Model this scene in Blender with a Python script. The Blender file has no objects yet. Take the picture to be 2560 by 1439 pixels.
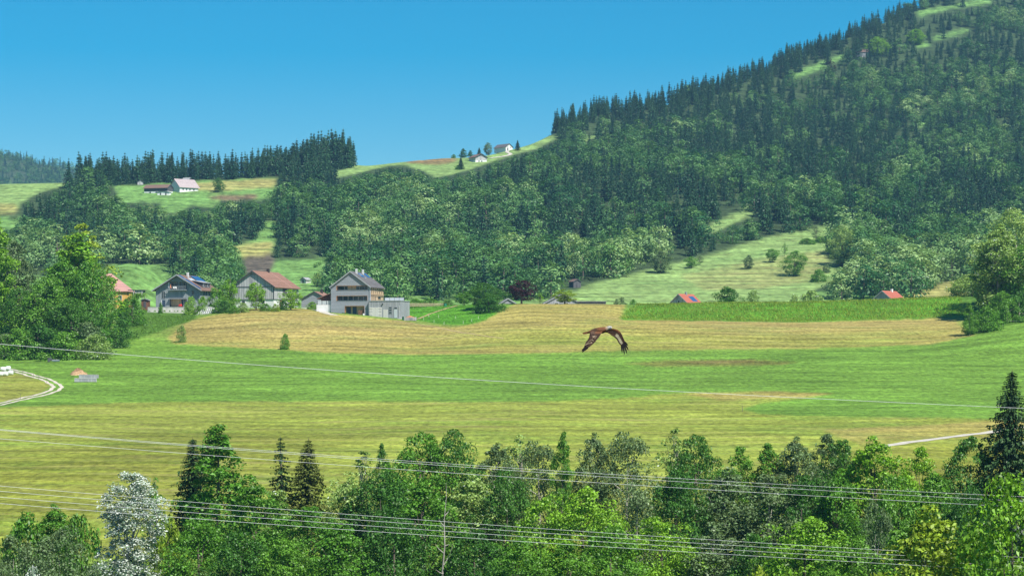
import bpy, math, random
import numpy as np
from mathutils import Vector

# ------------------------------------------------------------------ camera, sky, sun, exposure
S = bpy.context.scene
COL = S.collection
F, CX, YH = 5774.0, 1280.0, 880.0          # focal length in photo pixels, centre column, eye-level row
cam = bpy.data.cameras.new('camera')
cam.sensor_width = 36.0
cam.lens = 36.0 * F / 2560.0
cam.shift_y = (YH - 719.5) / 2560.0
cam.clip_start = 1.0
cam.clip_end = 30000.0
camo = bpy.data.objects.new('camera', cam)
camo.rotation_euler = (math.radians(90), 0, 0)
COL.objects.link(camo)
S.camera = camo

SUN_A, SUN_E = math.radians(40), math.radians(53)     # to the right of the viewer's back, height
sdir = Vector((math.sin(SUN_A) * math.cos(SUN_E), -math.cos(SUN_A) * math.cos(SUN_E), math.sin(SUN_E)))
world = bpy.data.worlds.new('World')
S.world = world
world.use_nodes = True
nt = world.node_tree
bg = nt.nodes['Background']
sky = nt.nodes.new('ShaderNodeTexSky')
sky.sky_type = 'NISHITA'
sky.sun_disc = False
sky.sun_elevation = SUN_E
sky.sun_rotation = math.atan2(sdir.x, sdir.y)
sky.altitude = 900
sky.air_density = 1.0
sky.dust_density = 0.0
sky.ozone_density = 4.0
hs = nt.nodes.new('ShaderNodeHueSaturation')
hs.inputs['Saturation'].default_value = 1.74
hs.inputs['Value'].default_value = 1.0
hs.inputs['Hue'].default_value = 0.485
nt.links.new(sky.outputs[0], hs.inputs['Color'])
nt.links.new(hs.outputs[0], bg.inputs['Color'])
bg.inputs['Strength'].default_value = 0.070
sl = bpy.data.lights.new('sun', 'SUN')
sl.energy = 5.0
sl.angle = math.radians(0.55)
sl.color = (1.0, 0.95, 0.86)
slo = bpy.data.objects.new('sun', sl)
slo.rotation_euler = sdir.to_track_quat('Z', 'Y').to_euler()
slo.location = (0, 0, 300)
COL.objects.link(slo)
S.view_settings.view_transform = 'Standard'
S.view_settings.look = 'None'
S.view_settings.exposure = 0.62
S.view_settings.gamma = 1.0
S.render.engine = 'CYCLES'
S.cycles.max_bounces = 8
S.cycles.diffuse_bounces = 3
S.cycles.transmission_bounces = 4
S.cycles.volume_bounces = 0
S.cycles.transparent_max_bounces = 8
S.cycles.use_denoising = True
S.cycles.sample_clamp_indirect = 6.0

rng = np.random.default_rng(11)
random.seed(5)


# ------------------------------------------------------------------ helpers
def srgb(r, g, b):
    f = lambda c: (c / 255 / 12.92) if c <= 10 else ((c / 255 + 0.055) / 1.055) ** 2.4
    return (f(r), f(g), f(b))


def npmesh(name, V, Q):
    V = np.asarray(V, dtype=np.float32)
    Q = np.asarray(Q, dtype=np.int32)
    k = Q.shape[1]
    me = bpy.data.meshes.new(name)
    me.vertices.add(len(V))
    me.vertices.foreach_set('co', V.ravel())
    me.loops.add(Q.size)
    me.loops.foreach_set('vertex_index', Q.ravel())
    me.polygons.add(len(Q))
    me.polygons.foreach_set('loop_start', np.arange(0, Q.size, k, dtype=np.int32))
    me.polygons.foreach_set('loop_total', np.full(len(Q), k, dtype=np.int32))
    me.update(calc_edges=True)
    return me


class MB:
    """collects polygons of one mesh"""
    def __init__(s):
        s.v = []; s.f = []
    def poly(s, pts, faces):
        b = len(s.v)
        s.v += [tuple(p) for p in pts]
        s.f += [tuple(b + i for i in f) for f in faces]
        return s
    def box(s, x0, x1, y0, y1, z0, z1):
        return s.poly([(x0, y0, z0), (x1, y0, z0), (x1, y1, z0), (x0, y1, z0), (x0, y0, z1), (x1, y0, z1), (x1, y1, z1), (x0, y1, z1)],
                      [(0, 3, 2, 1), (4, 5, 6, 7), (0, 1, 5, 4), (1, 2, 6, 5), (2, 3, 7, 6), (3, 0, 4, 7)])
    def prism(s, pts, y0, y1):
        """polygon in x,z (counter-clockwise seen from the front, -y) pushed from y0 to y1"""
        n = len(pts)
        P = [(x, y0, z) for x, z in pts] + [(x, y1, z) for x, z in pts]
        return s.poly(P, [tuple(range(n)), tuple(range(2 * n - 1, n - 1, -1))] + [(i, n + i, n + (i + 1) % n, (i + 1) % n) for i in range(n)])
    def slab(s, a, b, c, d, t):
        """four corner points, thickness t downwards"""
        P = [tuple(p) for p in (a, b, c, d)] + [(p[0], p[1], p[2] - t) for p in (a, b, c, d)]
        return s.poly(P, [(0, 1, 2, 3), (7, 6, 5, 4), (0, 4, 5, 1), (1, 5, 6, 2), (2, 6, 7, 3), (3, 7, 4, 0)])
    def tube(s, pts, rad, n=7):
        pts = [Vector(p) for p in pts]
        b = len(s.v)
        for i, p in enumerate(pts):
            d = (pts[min(i + 1, len(pts) - 1)] - pts[max(i - 1, 0)]).normalized()
            u = d.cross(Vector((0.13, 0.97, 0.2))).normalized()
            w = d.cross(u)
            r = rad[i] if hasattr(rad, '__len__') else rad
            for k in range(n):
                a = 2 * math.pi * k / n
                s.v.append(tuple(p + (u * math.cos(a) + w * math.sin(a)) * r))
        for i in range(len(pts) - 1):
            for k in range(n):
                k2 = (k + 1) % n
                s.f.append((b + i * n + k, b + i * n + k2, b + (i + 1) * n + k2, b + (i + 1) * n + k))
        s.f.append(tuple(b + k for k in range(n - 1, -1, -1)))
        e = b + (len(pts) - 1) * n
        s.f.append(tuple(e + k for k in range(n)))
        return s
    def mesh(s, name):
        me = bpy.data.meshes.new(name)
        me.from_pydata(s.v, [], s.f)
        me.update()
        return me
    def build(s, name, mat, parent=None, smooth=False):
        return obj(name, s.mesh(name), mat, parent, smooth)


def obj(name, me, mat=None, parent=None, smooth=False):
    o = bpy.data.objects.new(name, me)
    COL.objects.link(o)
    if mat is not None and len(me.materials) == 0:
        me.materials.append(mat)
    if parent is not None:
        o.parent = parent
    if smooth:
        me.polygons.foreach_set('use_smooth', [True] * len(me.polygons))
    return o


def tag(o, label, cat, group=None):
    o['label'] = label
    o['category'] = cat
    if group:
        o['group'] = group
    return o


def struct(o):
    o['kind'] = 'structure'
    return o


def thing(name, label, cat, loc, rz=0.0, group=None, scale=None):
    o = bpy.data.objects.new(name, None)
    o.empty_display_size = 0.3
    COL.objects.link(o)
    o.location = loc
    o.rotation_euler = (0, 0, rz)
    if scale is not None:
        o.scale = scale
    return tag(o, label, cat, group)


# ------------------------------------------------------------------ materials
def nodes(m):
    m.use_nodes = True
    t = m.node_tree
    return t, t.nodes, t.links


def plain(name, col, rough=0.8, var=0.25, scale=1.5, stretch=(1, 1, 1), spec=0.3, metal=0.0, bump=0.0):
    """one colour with noise-driven wear"""
    m = bpy.data.materials.new(name)
    t, N, L = nodes(m)
    b = N['Principled BSDF']
    tc = N.new('ShaderNodeTexCoord')
    mp = N.new('ShaderNodeMapping')
    mp.inputs['Scale'].default_value = [scale * s for s in stretch]
    nz = N.new('ShaderNodeTexNoise')
    nz.inputs['Scale'].default_value = 1.0
    nz.inputs['Detail'].default_value = 6.0
    nz.inputs['Roughness'].default_value = 0.65
    rp = N.new('ShaderNodeMapRange')
    rp.inputs[1].default_value = 0.3
    rp.inputs[2].default_value = 0.7
    rp.inputs[3].default_value = 1 - var
    rp.inputs[4].default_value = 1 + var
    mx = N.new('ShaderNodeVectorMath')
    mx.operation = 'SCALE'
    mx.inputs[0].default_value = col
    L.new(tc.outputs['Object'], mp.inputs[0])
    L.new(mp.outputs[0], nz.inputs['Vector'])
    L.new(nz.outputs['Fac'], rp.inputs[0])
    L.new(rp.outputs[0], mx.inputs['Scale'])
    L.new(mx.outputs[0], b.inputs['Base Color'])
    b.inputs['Roughness'].default_value = rough
    b.inputs['Specular IOR Level'].default_value = spec
    b.inputs['Metallic'].default_value = metal
    if bump:
        bp = N.new('ShaderNodeBump')
        bp.inputs['Strength'].default_value = bump
        L.new(nz.outputs['Fac'], bp.inputs['Height'])
        L.new(bp.outputs[0], b.inputs['Normal'])
    return m


def boards(name, c1, c2, width=0.22, axis='X', rough=0.85):
    """weathered boards: every board gets its own shade, with dark joints"""
    m = bpy.data.materials.new(name)
    t, N, L = nodes(m)
    b = N['Principled BSDF']
    tc = N.new('ShaderNodeTexCoord')
    sp = N.new('ShaderNodeSeparateXYZ')
    L.new(tc.outputs['Object'], sp.inputs[0])
    src = {'X': sp.outputs[0], 'Y': sp.outputs[1], 'Z': sp.outputs[2]}
    if axis == 'XY':
        ad = N.new('ShaderNodeMath'); ad.operation = 'ADD'
        L.new(sp.outputs[0], ad.inputs[0]); L.new(sp.outputs[1], ad.inputs[1])
        s = ad.outputs[0]
    else:
        s = src[axis]
    dv = N.new('ShaderNodeMath'); dv.operation = 'DIVIDE'; dv.inputs[1].default_value = width
    fl = N.new('ShaderNodeMath'); fl.operation = 'FLOOR'
    fr = N.new('ShaderNodeMath'); fr.operation = 'FRACT'
    L.new(s, dv.inputs[0]); L.new(dv.outputs[0], fl.inputs[0]); L.new(dv.outputs[0], fr.inputs[0])
    wn = N.new('ShaderNodeTexWhiteNoise'); wn.noise_dimensions = '1D'
    L.new(fl.outputs[0], wn.inputs['W'])
    nz = N.new('ShaderNodeTexNoise')
    mp = N.new('ShaderNodeMapping')
    mp.inputs['Scale'].default_value = (2.0, 2.0, 0.35) if axis != 'Z' else (0.35, 0.35, 3.0)
    L.new(tc.outputs['Object'], mp.inputs[0]); L.new(mp.outputs[0], nz.inputs['Vector'])
    nz.inputs['Scale'].default_value = 1.0; nz.inputs['Detail'].default_value = 5.0
    a = N.new('ShaderNodeMath'); a.operation = 'MULTIPLY_ADD'
    a.inputs[1].default_value = 0.55; L.new(wn.outputs[0], a.inputs[0])
    nm = N.new('ShaderNodeMapRange'); nm.inputs[1].default_value = 0.3; nm.inputs[2].default_value = 0.7
    nm.inputs[3].default_value = 0.0; nm.inputs[4].default_value = 0.45
    L.new(nz.outputs['Fac'], nm.inputs[0]); L.new(nm.outputs[0], a.inputs[2])
    mx = N.new('ShaderNodeMix'); mx.data_type = 'RGBA'
    mx.inputs[6].default_value = (*c1, 1); mx.inputs[7].default_value = (*c2, 1)
    L.new(a.outputs[0], mx.inputs[0])
    jt = N.new('ShaderNodeMath'); jt.operation = 'GREATER_THAN'; jt.inputs[1].default_value = 0.12
    L.new(fr.outputs[0], jt.inputs[0])
    jr = N.new('ShaderNodeMapRange'); jr.inputs[3].default_value = 0.45; jr.inputs[4].default_value = 1.0
    L.new(jt.outputs[0], jr.inputs[0])
    vm = N.new('ShaderNodeVectorMath'); vm.operation = 'SCALE'
    L.new(mx.outputs[2], vm.inputs[0]); L.new(jr.outputs[0], vm.inputs['Scale'])
    L.new(vm.outputs[0], b.inputs['Base Color'])
    b.inputs['Roughness'].default_value = rough
    b.inputs['Specular IOR Level'].default_value = 0.2
    return m


def leafmat(name, col, col2=None, white=0.0, trans=0.3, hue=0.0, var=0.35, leafvar=0.5):
    """foliage: every tree differs a little (object random), every leaf differs (island random)"""
    m = bpy.data.materials.new(name)
    t, N, L = nodes(m)
    N.remove(N['Principled BSDF'])
    out = N['Material Output']
    oi = N.new('ShaderNodeObjectInfo')
    ge = N.new('ShaderNodeNewGeometry')
    mx = N.new('ShaderNodeMix'); mx.data_type = 'RGBA'
    mx.inputs[6].default_value = (*col, 1)
    mx.inputs[7].default_value = (*(col2 or tuple(c * 1.5 for c in col)), 1)
    L.new(oi.outputs['Random'], mx.inputs[0])
    mr = N.new('ShaderNodeMapRange')
    mr.inputs[3].default_value = 1 - leafvar; mr.inputs[4].default_value = 1 + leafvar
    L.new(ge.outputs['Random Per Island'], mr.inputs[0])
    vm = N.new('ShaderNodeVectorMath'); vm.operation = 'SCALE'
    L.new(mx.outputs[2], vm.inputs[0]); L.new(mr.outputs[0], vm.inputs['Scale'])
    colout = vm.outputs[0]
    if white > 0:
        gt = N.new('ShaderNodeMath'); gt.operation = 'LESS_THAN'; gt.inputs[1].default_value = white
        wn = N.new('ShaderNodeTexWhiteNoise'); wn.noise_dimensions = '1D'
        L.new(ge.outputs['Random Per Island'], wn.inputs['W'])
        L.new(wn.outputs[0], gt.inputs[0])
        m2 = N.new('ShaderNodeMix'); m2.data_type = 'RGBA'
        m2.inputs[7].default_value = (0.62, 0.68, 0.62, 1)
        L.new(gt.outputs[0], m2.inputs[0]); L.new(colout, m2.inputs[6])
        colout = m2.outputs[2]
    d = N.new('ShaderNodeBsdfDiffuse'); tr = N.new('ShaderNodeBsdfTranslucent'); ms = N.new('ShaderNodeMixShader')
    ms.inputs[0].default_value = trans
    tint = N.new('ShaderNodeVectorMath'); tint.operation = 'MULTIPLY'; tint.inputs[1].default_value = (1.25, 1.2, 0.6)
    L.new(colout, tint.inputs[0])
    L.new(colout, d.inputs[0]); L.new(tint.outputs[0], tr.inputs[0])
    L.new(d.outputs[0], ms.inputs[1]); L.new(tr.outputs[0], ms.inputs[2])
    gl = N.new('ShaderNodeBsdfGlossy'); gl.inputs['Roughness'].default_value = 0.45
    gl.inputs[0].default_value = (1, 1, 1, 1)
    m3 = N.new('ShaderNodeMixShader'); m3.inputs[0].default_value = 0.02
    L.new(ms.outputs[0], m3.inputs[1]); L.new(gl.outputs[0], m3.inputs[2])
    L.new(m3.outputs[0], out.inputs['Surface'])
    return m


def groundmat(name, fine=1.0):
    """ground colour from the field map, broken up by clumps, swaths and single tufts"""
    m = bpy.data.materials.new(name)
    t, N, L = nodes(m)
    b = N['Principled BSDF']
    at = N.new('ShaderNodeAttribute'); at.attribute_name = 'Col'
    tc = N.new('ShaderNodeTexCoord')
    def noise(scale, stretch, detail, lo, hi, a, c):
        mp = N.new('ShaderNodeMapping'); mp.inputs['Scale'].default_value = stretch
        nz = N.new('ShaderNodeTexNoise'); nz.inputs['Scale'].default_value = scale
        nz.inputs['Detail'].default_value = detail; nz.inputs['Roughness'].default_value = 0.7
        mr = N.new('ShaderNodeMapRange')
        mr.inputs[1].default_value = lo; mr.inputs[2].default_value = hi
        mr.inputs[3].default_value = a; mr.inputs[4].default_value = c
        L.new(tc.outputs['Object'], mp.inputs[0]); L.new(mp.outputs[0], nz.inputs['Vector']); L.new(nz.outputs['Fac'], mr.inputs[0])
        return mr.outputs[0], nz.outputs['Fac']
    n1, _ = noise(0.035, (0.6, 1.6, 1), 4, 0.3, 0.7, 0.74, 1.26)     # broad patches
    n2, f2 = noise(0.16, (0.30, 1.3, 1), 7, 0.33, 0.67, 0.66, 1.34)    # swaths left by the mower
    n3, f3 = noise(0.9 * fine, (1, 0.55, 1), 6, 0.34, 0.68, 0.52, 1.5)   # tufts
    m1 = N.new('ShaderNodeMath'); m1.operation = 'MULTIPLY'; L.new(n1, m1.inputs[0]); L.new(n2, m1.inputs[1])
    # curved swaths of the hay harvest, only where the grass is cut
    wv = N.new('ShaderNodeTexWave'); wv.wave_type = 'BANDS'; wv.bands_direction = 'Y'
    wv.inputs['Scale'].default_value = 0.018 if fine < 1 else 0.035
    wv.inputs['Distortion'].default_value = 9.0 if fine < 1 else 6.0
    wv.inputs['Detail'].default_value = 3.0; wv.inputs['Detail Scale'].default_value = 0.25 if fine < 1 else 0.12; wv.inputs['Detail Roughness'].default_value = 0.6
    L.new(tc.outputs['Object'], wv.inputs['Vector'])
    wr = N.new('ShaderNodeMapRange'); wr.inputs[3].default_value = -0.24 if fine < 1 else -0.11; wr.inputs[4].default_value = 0.20 if fine < 1 else 0.09
    L.new(wv.outputs['Fac'], wr.inputs[0])
    wm = N.new('ShaderNodeMath'); wm.operation = 'MULTIPLY_ADD'; wm.inputs[2].default_value = 1.0
    L.new(wr.outputs[0], wm.inputs[0]); L.new(at.outputs['Alpha'], wm.inputs[1])
    m0 = N.new('ShaderNodeMath'); m0.operation = 'MULTIPLY'; L.new(m1.outputs[0], m0.inputs[0]); L.new(wm.outputs[0], m0.inputs[1])
    m2 = N.new('ShaderNodeMath'); m2.operation = 'MULTIPLY'; L.new(m0.outputs[0], m2.inputs[0]); L.new(n3, m2.inputs[1])
    sc = N.new('ShaderNodeVectorMath'); sc.operation = 'SCALE'
    L.new(at.outputs['Color'], sc.inputs[0]); L.new(m2.outputs[0], sc.inputs['Scale'])
    # dry stalks: tint some swaths towards straw
    n4, f4 = noise(0.12, (0.3, 2.2, 1), 7, 0.5, 0.68, 0.0, 0.45)
    sw = N.new('ShaderNodeMath'); sw.operation = 'MULTIPLY'; L.new(n4, sw.inputs[0]); L.new(at.outputs['Alpha'], sw.inputs[1])
    mx = N.new('ShaderNodeMix'); mx.data_type = 'RGBA'; mx.inputs[7].default_value = (0.40, 0.335, 0.14, 1)
    L.new(sw.outputs[0], mx.inputs[0]); L.new(sc.outputs[0], mx.inputs[6])
    # fresh green growing through in patches of the mown parts
    n5, f5 = noise(0.05, (0.5, 1.3, 1), 7, 0.50, 0.68, 0.0, 0.6)
    sg = N.new('ShaderNodeMath'); sg.operation = 'MULTIPLY'; L.new(n5, sg.inputs[0]); L.new(at.outputs['Alpha'], sg.inputs[1])
    gm = N.new('ShaderNodeVectorMath'); gm.operation = 'MULTIPLY'; gm.inputs[1].default_value = (0.62, 1.0, 0.75)
    L.new(mx.outputs[2], gm.inputs[0])
    m7 = N.new('ShaderNodeMix'); m7.data_type = 'RGBA'
    L.new(sg.outputs[0], m7.inputs[0]); L.new(mx.outputs[2], m7.inputs[6]); L.new(gm.outputs[0], m7.inputs[7])
    L.new(m7.outputs[2], b.inputs['Base Color'])
    b.inputs['Roughness'].default_value = 0.95
    b.inputs['Specular IOR Level'].default_value = 0.1
    bp = N.new('ShaderNodeBump'); bp.inputs['Strength'].default_value = 0.6; bp.inputs['Distance'].default_value = 0.5
    L.new(f3, bp.inputs['Height']); L.new(bp.outputs[0], b.inputs['Normal'])
    return m


# ------------------------------------------------------------------ ground: one height field from the river to the ridge line
def vnoise(x, y, seed=0):
    x = np.asarray(x, float); y = np.asarray(y, float)
    xi = np.floor(x).astype(np.int64); yi = np.floor(y).astype(np.int64)
    fx = x - xi; fy = y - yi
    fx = fx * fx * (3 - 2 * fx); fy = fy * fy * (3 - 2 * fy)
    def h(a, b):
        n = (a * 374761393 + b * 668265263 + seed * 2147483647 + 1013) & 0xFFFFFFFF
        n = ((n ^ (n >> 13)) * 1274126177) & 0xFFFFFFFF
        n = (n ^ (n >> 16)) & 0xFFFFFFFF
        return n / 4294967295.0
    return ((h(xi, yi) * (1 - fx) + h(xi + 1, yi) * fx) * (1 - fy) + (h(xi, yi + 1) * (1 - fx) + h(xi + 1, yi + 1) * fx) * fy) * 2 - 1


def fbm(x, y, seed=0, o=4):
    r = 0; a = 1.0; t = 0
    for i in range(o):
        r = r + a * vnoise(x * 2 ** i, y * 2 ** i, seed + i * 17); t += a; a *= 0.5
    return r / t


# stations across the picture (photo column): depth/row pairs of the rise up to the farm terrace
NEAR_D = np.array([655, 700, 735, 770], float)
ST = {
    -900: (868, 812, 783, 772), 0: (868, 810, 782, 771), 300: (866, 812, 784, 772), 480: (862, 815, 792, 771),
    560: (860, 808, 783, 769), 640: (858, 800, 776, 767), 770: (858, 802, 777, 768), 870: (860, 808, 784, 775),
    1000: (866, 814, 796, 770), 1100: (868, 818, 797, 763), 1200: (864, 812, 790, 759), 1300: (860, 806, 776, 757),
    1500: (860, 808, 780, 757), 1600: (861, 812, 797, 757), 2000: (864, 818, 804, 752), 2250: (862, 816, 801, 745),
    2400: (852, 812, 794, 738), 2560: (828, 793, 770, 732), 2960: (800, 775, 755, 722), 3500: (790, 765, 745, 715)}
SK = [(-900, 475), (-400, 462), (0, 452), (200, 448), (300, 446), (480, 440), (600, 436), (700, 424), (800, 408), (860, 402), (915, 410), (1000, 399),
      (1100, 388), (1200, 384), (1290, 363), (1330, 352), (1420, 308), (1500, 276), (1640, 262), (1810, 212), (2000, 136), (2240, 38), (2500, -70), (2800, -170), (3460, -300)]
HY = np.array([745, 700, 650, 600, 550, 500, 450, 400, 300, 200, 100, 0, -100, -300], float)
HD = np.array([1150, 1230, 1320, 1410, 1510, 1620, 1750, 1900, 2130, 2330, 2520, 2700, 2870, 3200], float)

PXC = np.linspace(-900, 3460, 873)                      # columns
ROWS = np.concatenate([np.linspace(12, 190, 30)[:-1], np.linspace(190, 300, 50)[:-1], np.linspace(300, 860, 270)[:-1],
                       np.linspace(860, 1150, 60)[:-1], np.linspace(1150, 3250, 290)[:-1], np.linspace(3250, 4200, 12)])
stx = np.array(sorted(ST))
sty = np.array([ST[k] for k in stx], float)
NEARY = np.stack([np.interp(PXC, stx, sty[:, k]) for k in range(4)], 1)
ker = np.exp(-0.5 * (np.arange(-12, 13) / 5.0) ** 2); ker /= ker.sum()
for k in range(4):
    NEARY[:, k] = np.convolve(np.pad(NEARY[:, k], 12, mode='edge'), ker, 'valid')
SKY_Y = np.interp(PXC, *zip(*SK))
ker2 = np.exp(-0.5 * (np.arange(-8, 9) / 3.0) ** 2); ker2 /= ker2.sum()
SKY_Y = np.convolve(np.pad(SKY_Y, 8, mode='edge'), ker2, 'valid')
Z = np.zeros((len(ROWS), len(PXC)))
for j, px in enumerate(PXC):
    kd = [12, 120, 190, 255, 275, 300, 345, 405, 500, 610]
    kz = [-9, -24, -28.5, -28, -26, -22.5] + [(YH - y) / F * d for d, y in ((345, 1200), (405, 1100), (500, 1000), (610, 900))]
    for d, y in zip(NEAR_D, NEARY[j]):
        kd.append(d); kz.append((YH - y) / F * d)
    zt = kz[-1]
    back = np.clip((1150 - px) / 120, 0, 1)            # farm terrace on the left, falls away on the right
    kd += [820, 870, 960, 1080]
    kz += [zt * back + 13.0 * (1 - back), (zt - 0.5) * back + 9.0 * (1 - back), 11.0, 18.0]
    ys = SKY_Y[j]
    ds = np.interp(-ys, -HY, HD)
    for y, d in zip(HY, HD):
        if d < ds - 15:
            kd.append(d); kz.append((YH - y) / F * d)
    kd.append(ds); kz.append((YH - ys) / F * ds)
    kd += [ds + 150, ds + 900, 6000]; kz += [kz[-1] - 25, kz[-1] - 230, kz[-1] - 500]
    Z[:, j] = np.interp(ROWS, kd, kz)
# smooth along depth
ker3 = np.exp(-0.5 * (np.arange(-7, 8) / 2.6) ** 2); ker3 /= ker3.sum()
Zp = np.pad(Z, ((7, 7), (0, 0)), mode='edge')
Z = sum(ker3[k] * Zp[k:k + len(ROWS)] for k in range(15))
XX = (PXC[None, :] - CX) / F * ROWS[:, None]
YY = np.repeat(ROWS[:, None], len(PXC), 1)
# relief
nearw = np.clip((ROWS[:, None] - 290) / 60, 0, 1) * np.clip((900 - ROWS[:, None]) / 60, 0, 1)
Z += nearw * (0.55 * fbm(XX / 45, YY / 38, 3) + 0.10 * fbm(XX / 9, YY / 9, 4))
farw = np.clip((ROWS[:, None] - 1150) / 300, 0, 1)
skyd = np.interp(-SKY_Y, -HY, HD)[None, :]
farw = farw * np.clip((skyd - ROWS[:, None]) / 260, 0.12, 1)
Z += farw * (9 * fbm(XX / 170, YY / 200, 8) + 1.5 * fbm(XX / 50, YY / 60, 9))
# green spur behind the blue house
Z += 21.0 * np.exp(-((XX + 163) / 24.0) ** 2) * np.exp(-((YY - 1000) / 62.0) ** 2) + 9.0 * np.exp(-((XX + 195) / 34.0) ** 2) * np.exp(-((YY - 1010) / 70.0) ** 2)
# shallow hollow in the meadow
HXc, HYc = (1790 - CX) / F * 603, 603
Z += -1.3 * np.exp(-((XX - HXc) / 26) ** 2) * np.exp(-((YY - HYc) / 9.0) ** 2) + 0.9 * np.exp(-((XX - HXc) / 30) ** 2) * np.exp(-((YY - HYc + 14) / 8.0) ** 2)
Z = np.maximum(Z, -29.0)
IMY = YH - Z / YY * F
IMX = np.repeat(PXC[None, :], len(ROWS), 0)


def gz(X, Y):
    """ground height"""
    u = (X / Y * F + CX - PXC[0]) / (PXC[1] - PXC[0])
    u = min(max(u, 0), len(PXC) - 1.001); j = int(u); fu = u - j
    i = int(np.searchsorted(ROWS, Y)) - 1
    i = min(max(i, 0), len(ROWS) - 2); fv = (Y - ROWS[i]) / (ROWS[i + 1] - ROWS[i])
    return (Z[i, j] * (1 - fu) + Z[i, j + 1] * fu) * (1 - fv) + (Z[i + 1, j] * (1 - fu) + Z[i + 1, j + 1] * fu) * fv


def gd(px, D):
    X = (px - CX) / F * D
    return Vector((X, D, gz(X, D)))


def gp(px, py, dmin=150.0, dmax=1e9):
    """ground point that shows at a photo pixel"""
    u = (px - PXC[0]) / (PXC[1] - PXC[0])
    j = int(min(max(u, 0), len(PXC) - 2)); fu = u - j
    c = IMY[:, j] * (1 - fu) + IMY[:, j + 1] * fu
    i0 = int(np.searchsorted(ROWS, dmin))
    ii = np.nonzero(c[i0:] <= py)[0]
    if len(ii) == 0:
        i = int(np.argmin(c[i0:])) + i0; D = ROWS[i]
    else:
        i = max(ii[0] + i0, 1); a, b = c[i - 1], c[i]
        f = 0 if a == b else (a - py) / (a - b)
        D = ROWS[i - 1] + min(max(f, 0), 1) * (ROWS[i] - ROWS[i - 1])
    D = min(D, dmax)
    return gd(px, D)


def at(px, py, D):
    return Vector(((px - CX) / F * D, D, (YH - py) / F * D))


def inpoly(x, y, poly):
    x = np.asarray(x); y = np.asarray(y)
    r = np.zeros(x.shape, bool)
    n = len(poly)
    for i in range(n):
        x1, y1 = poly[i]; x2, y2 = poly[(i + 1) % n]
        c = ((y1 > y) != (y2 > y)) & (x < (x2 - x1) * (y - y1) / (y2 - y1 + 1e-12) + x1)
        r ^= c
    return r


GREEN = (0.120, 0.228, 0.032); YG = (0.212, 0.252, 0.042); TAN = (0.280, 0.240, 0.066); GOLD = (0.300, 0.238, 0.080)
DKG = (0.070, 0.150, 0.020); SOIL = (0.115, 0.085, 0.060); FARG = (0.130, 0.250, 0.065); FART = (0.270, 0.260, 0.085)
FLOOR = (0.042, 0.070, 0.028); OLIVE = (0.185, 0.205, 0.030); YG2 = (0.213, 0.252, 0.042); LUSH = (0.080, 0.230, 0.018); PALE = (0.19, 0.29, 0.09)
# (outline in photo pixels of the ground it covers, colour, amount of straw)
NEARPOLY = [
    ([(420, 845), (470, 800), (560, 782), (640, 772), (770, 772), (830, 786), (1000, 800), (1060, 812), (1130, 818), (1200, 806), (1240, 782), (1300, 752), (1560, 745),
      (1560, 800), (1700, 801), (2000, 806), (2200, 800), (2370, 792), (2440, 838), (2320, 860), (2100, 868), (1700, 874), (1300, 882), (1050, 886), (800, 880), (600, 868), (440, 860)], TAN, 1.0),
    ([(470, 812), (560, 786), (700, 780), (860, 790), (1000, 806), (1100, 830), (1000, 850), (800, 850), (600, 838), (470, 830)], GOLD, 1.0),
    ([(1200, 830), (1700, 842), (2200, 838), (2330, 850), (2000, 862), (1500, 868), (1100, 866)], YG2, 0.8),
    ([(1700, 800), (2000, 806), (2200, 800), (2370, 792), (2420, 815), (2200, 822), (1900, 826), (1650, 815)], GOLD, 1.0),
    ([(-900, 1022), (0, 1018), (300, 1006), (600, 1003), (900, 1003), (1300, 1004), (1550, 995), (1700, 981), (1950, 977), (2085, 984), (2010, 996), (1900, 1008), (1850, 1022), (1900, 1034), (2100, 1041), (2470, 1046),
      (3460, 1050), (3460, 1700), (-900, 1700)], YG, 0.9),
    ([(-200, 1180), (200, 1110), (500, 1085), (800, 1082), (900, 1110), (700, 1170), (500, 1250), (0, 1320), (-300, 1320)], OLIVE, 1.0),
    ([(1700, 982), (1950, 978), (2080, 984), (2010, 994), (1800, 1000)], TAN, 0.9),
    ([(2050, 1075), (2500, 1050), (3460, 1040), (3460, 1090), (2600, 1090), (2150, 1110)], TAN, 0.8),
    ([(2100, 1122), (2250, 1105), (2480, 1083), (3460, 1060), (3460, 1300), (2100, 1300)], OLIVE, 0.5),
    ([(-900, 935), (40, 934), (110, 950), (130, 962), (100, 985), (0, 1006), (-900, 1100)], (0.20, 0.22, 0.04), 0.8),
    ([(1555, 908), (1680, 900), (1850, 899), (2000, 903), (1960, 912), (1800, 916), (1640, 916)], (0.12, 0.135, 0.03), 0.5),
    ([(1680, 902), (1900, 900), (1940, 905), (1760, 909)], (0.15, 0.12, 0.04), 0.5),
    ([(1005, 792), (1020, 760), (1120, 752), (1210, 752), (1260, 770), (1215, 800), (1170, 812), (1100, 810), (1050, 802)], LUSH, 0.1),
    ([(-900, 880), (0, 893), (130, 900), (300, 862), (430, 818), (490, 797), (500, 770), (-900, 740)], DKG, 0.1),
    ([(1548, 797), (1575, 775), (1605, 752), (1700, 748), (2000, 744), (2400, 732), (2420, 790), (2300, 797), (2200, 799), (2000, 805), (1800, 802), (1620, 800)], LUSH, 0.15),
    ([(2420, 838), (2470, 830), (2560, 797), (3460, 740), (3460, 700), (2400, 725)], DKG, 0.1),
]
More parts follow.
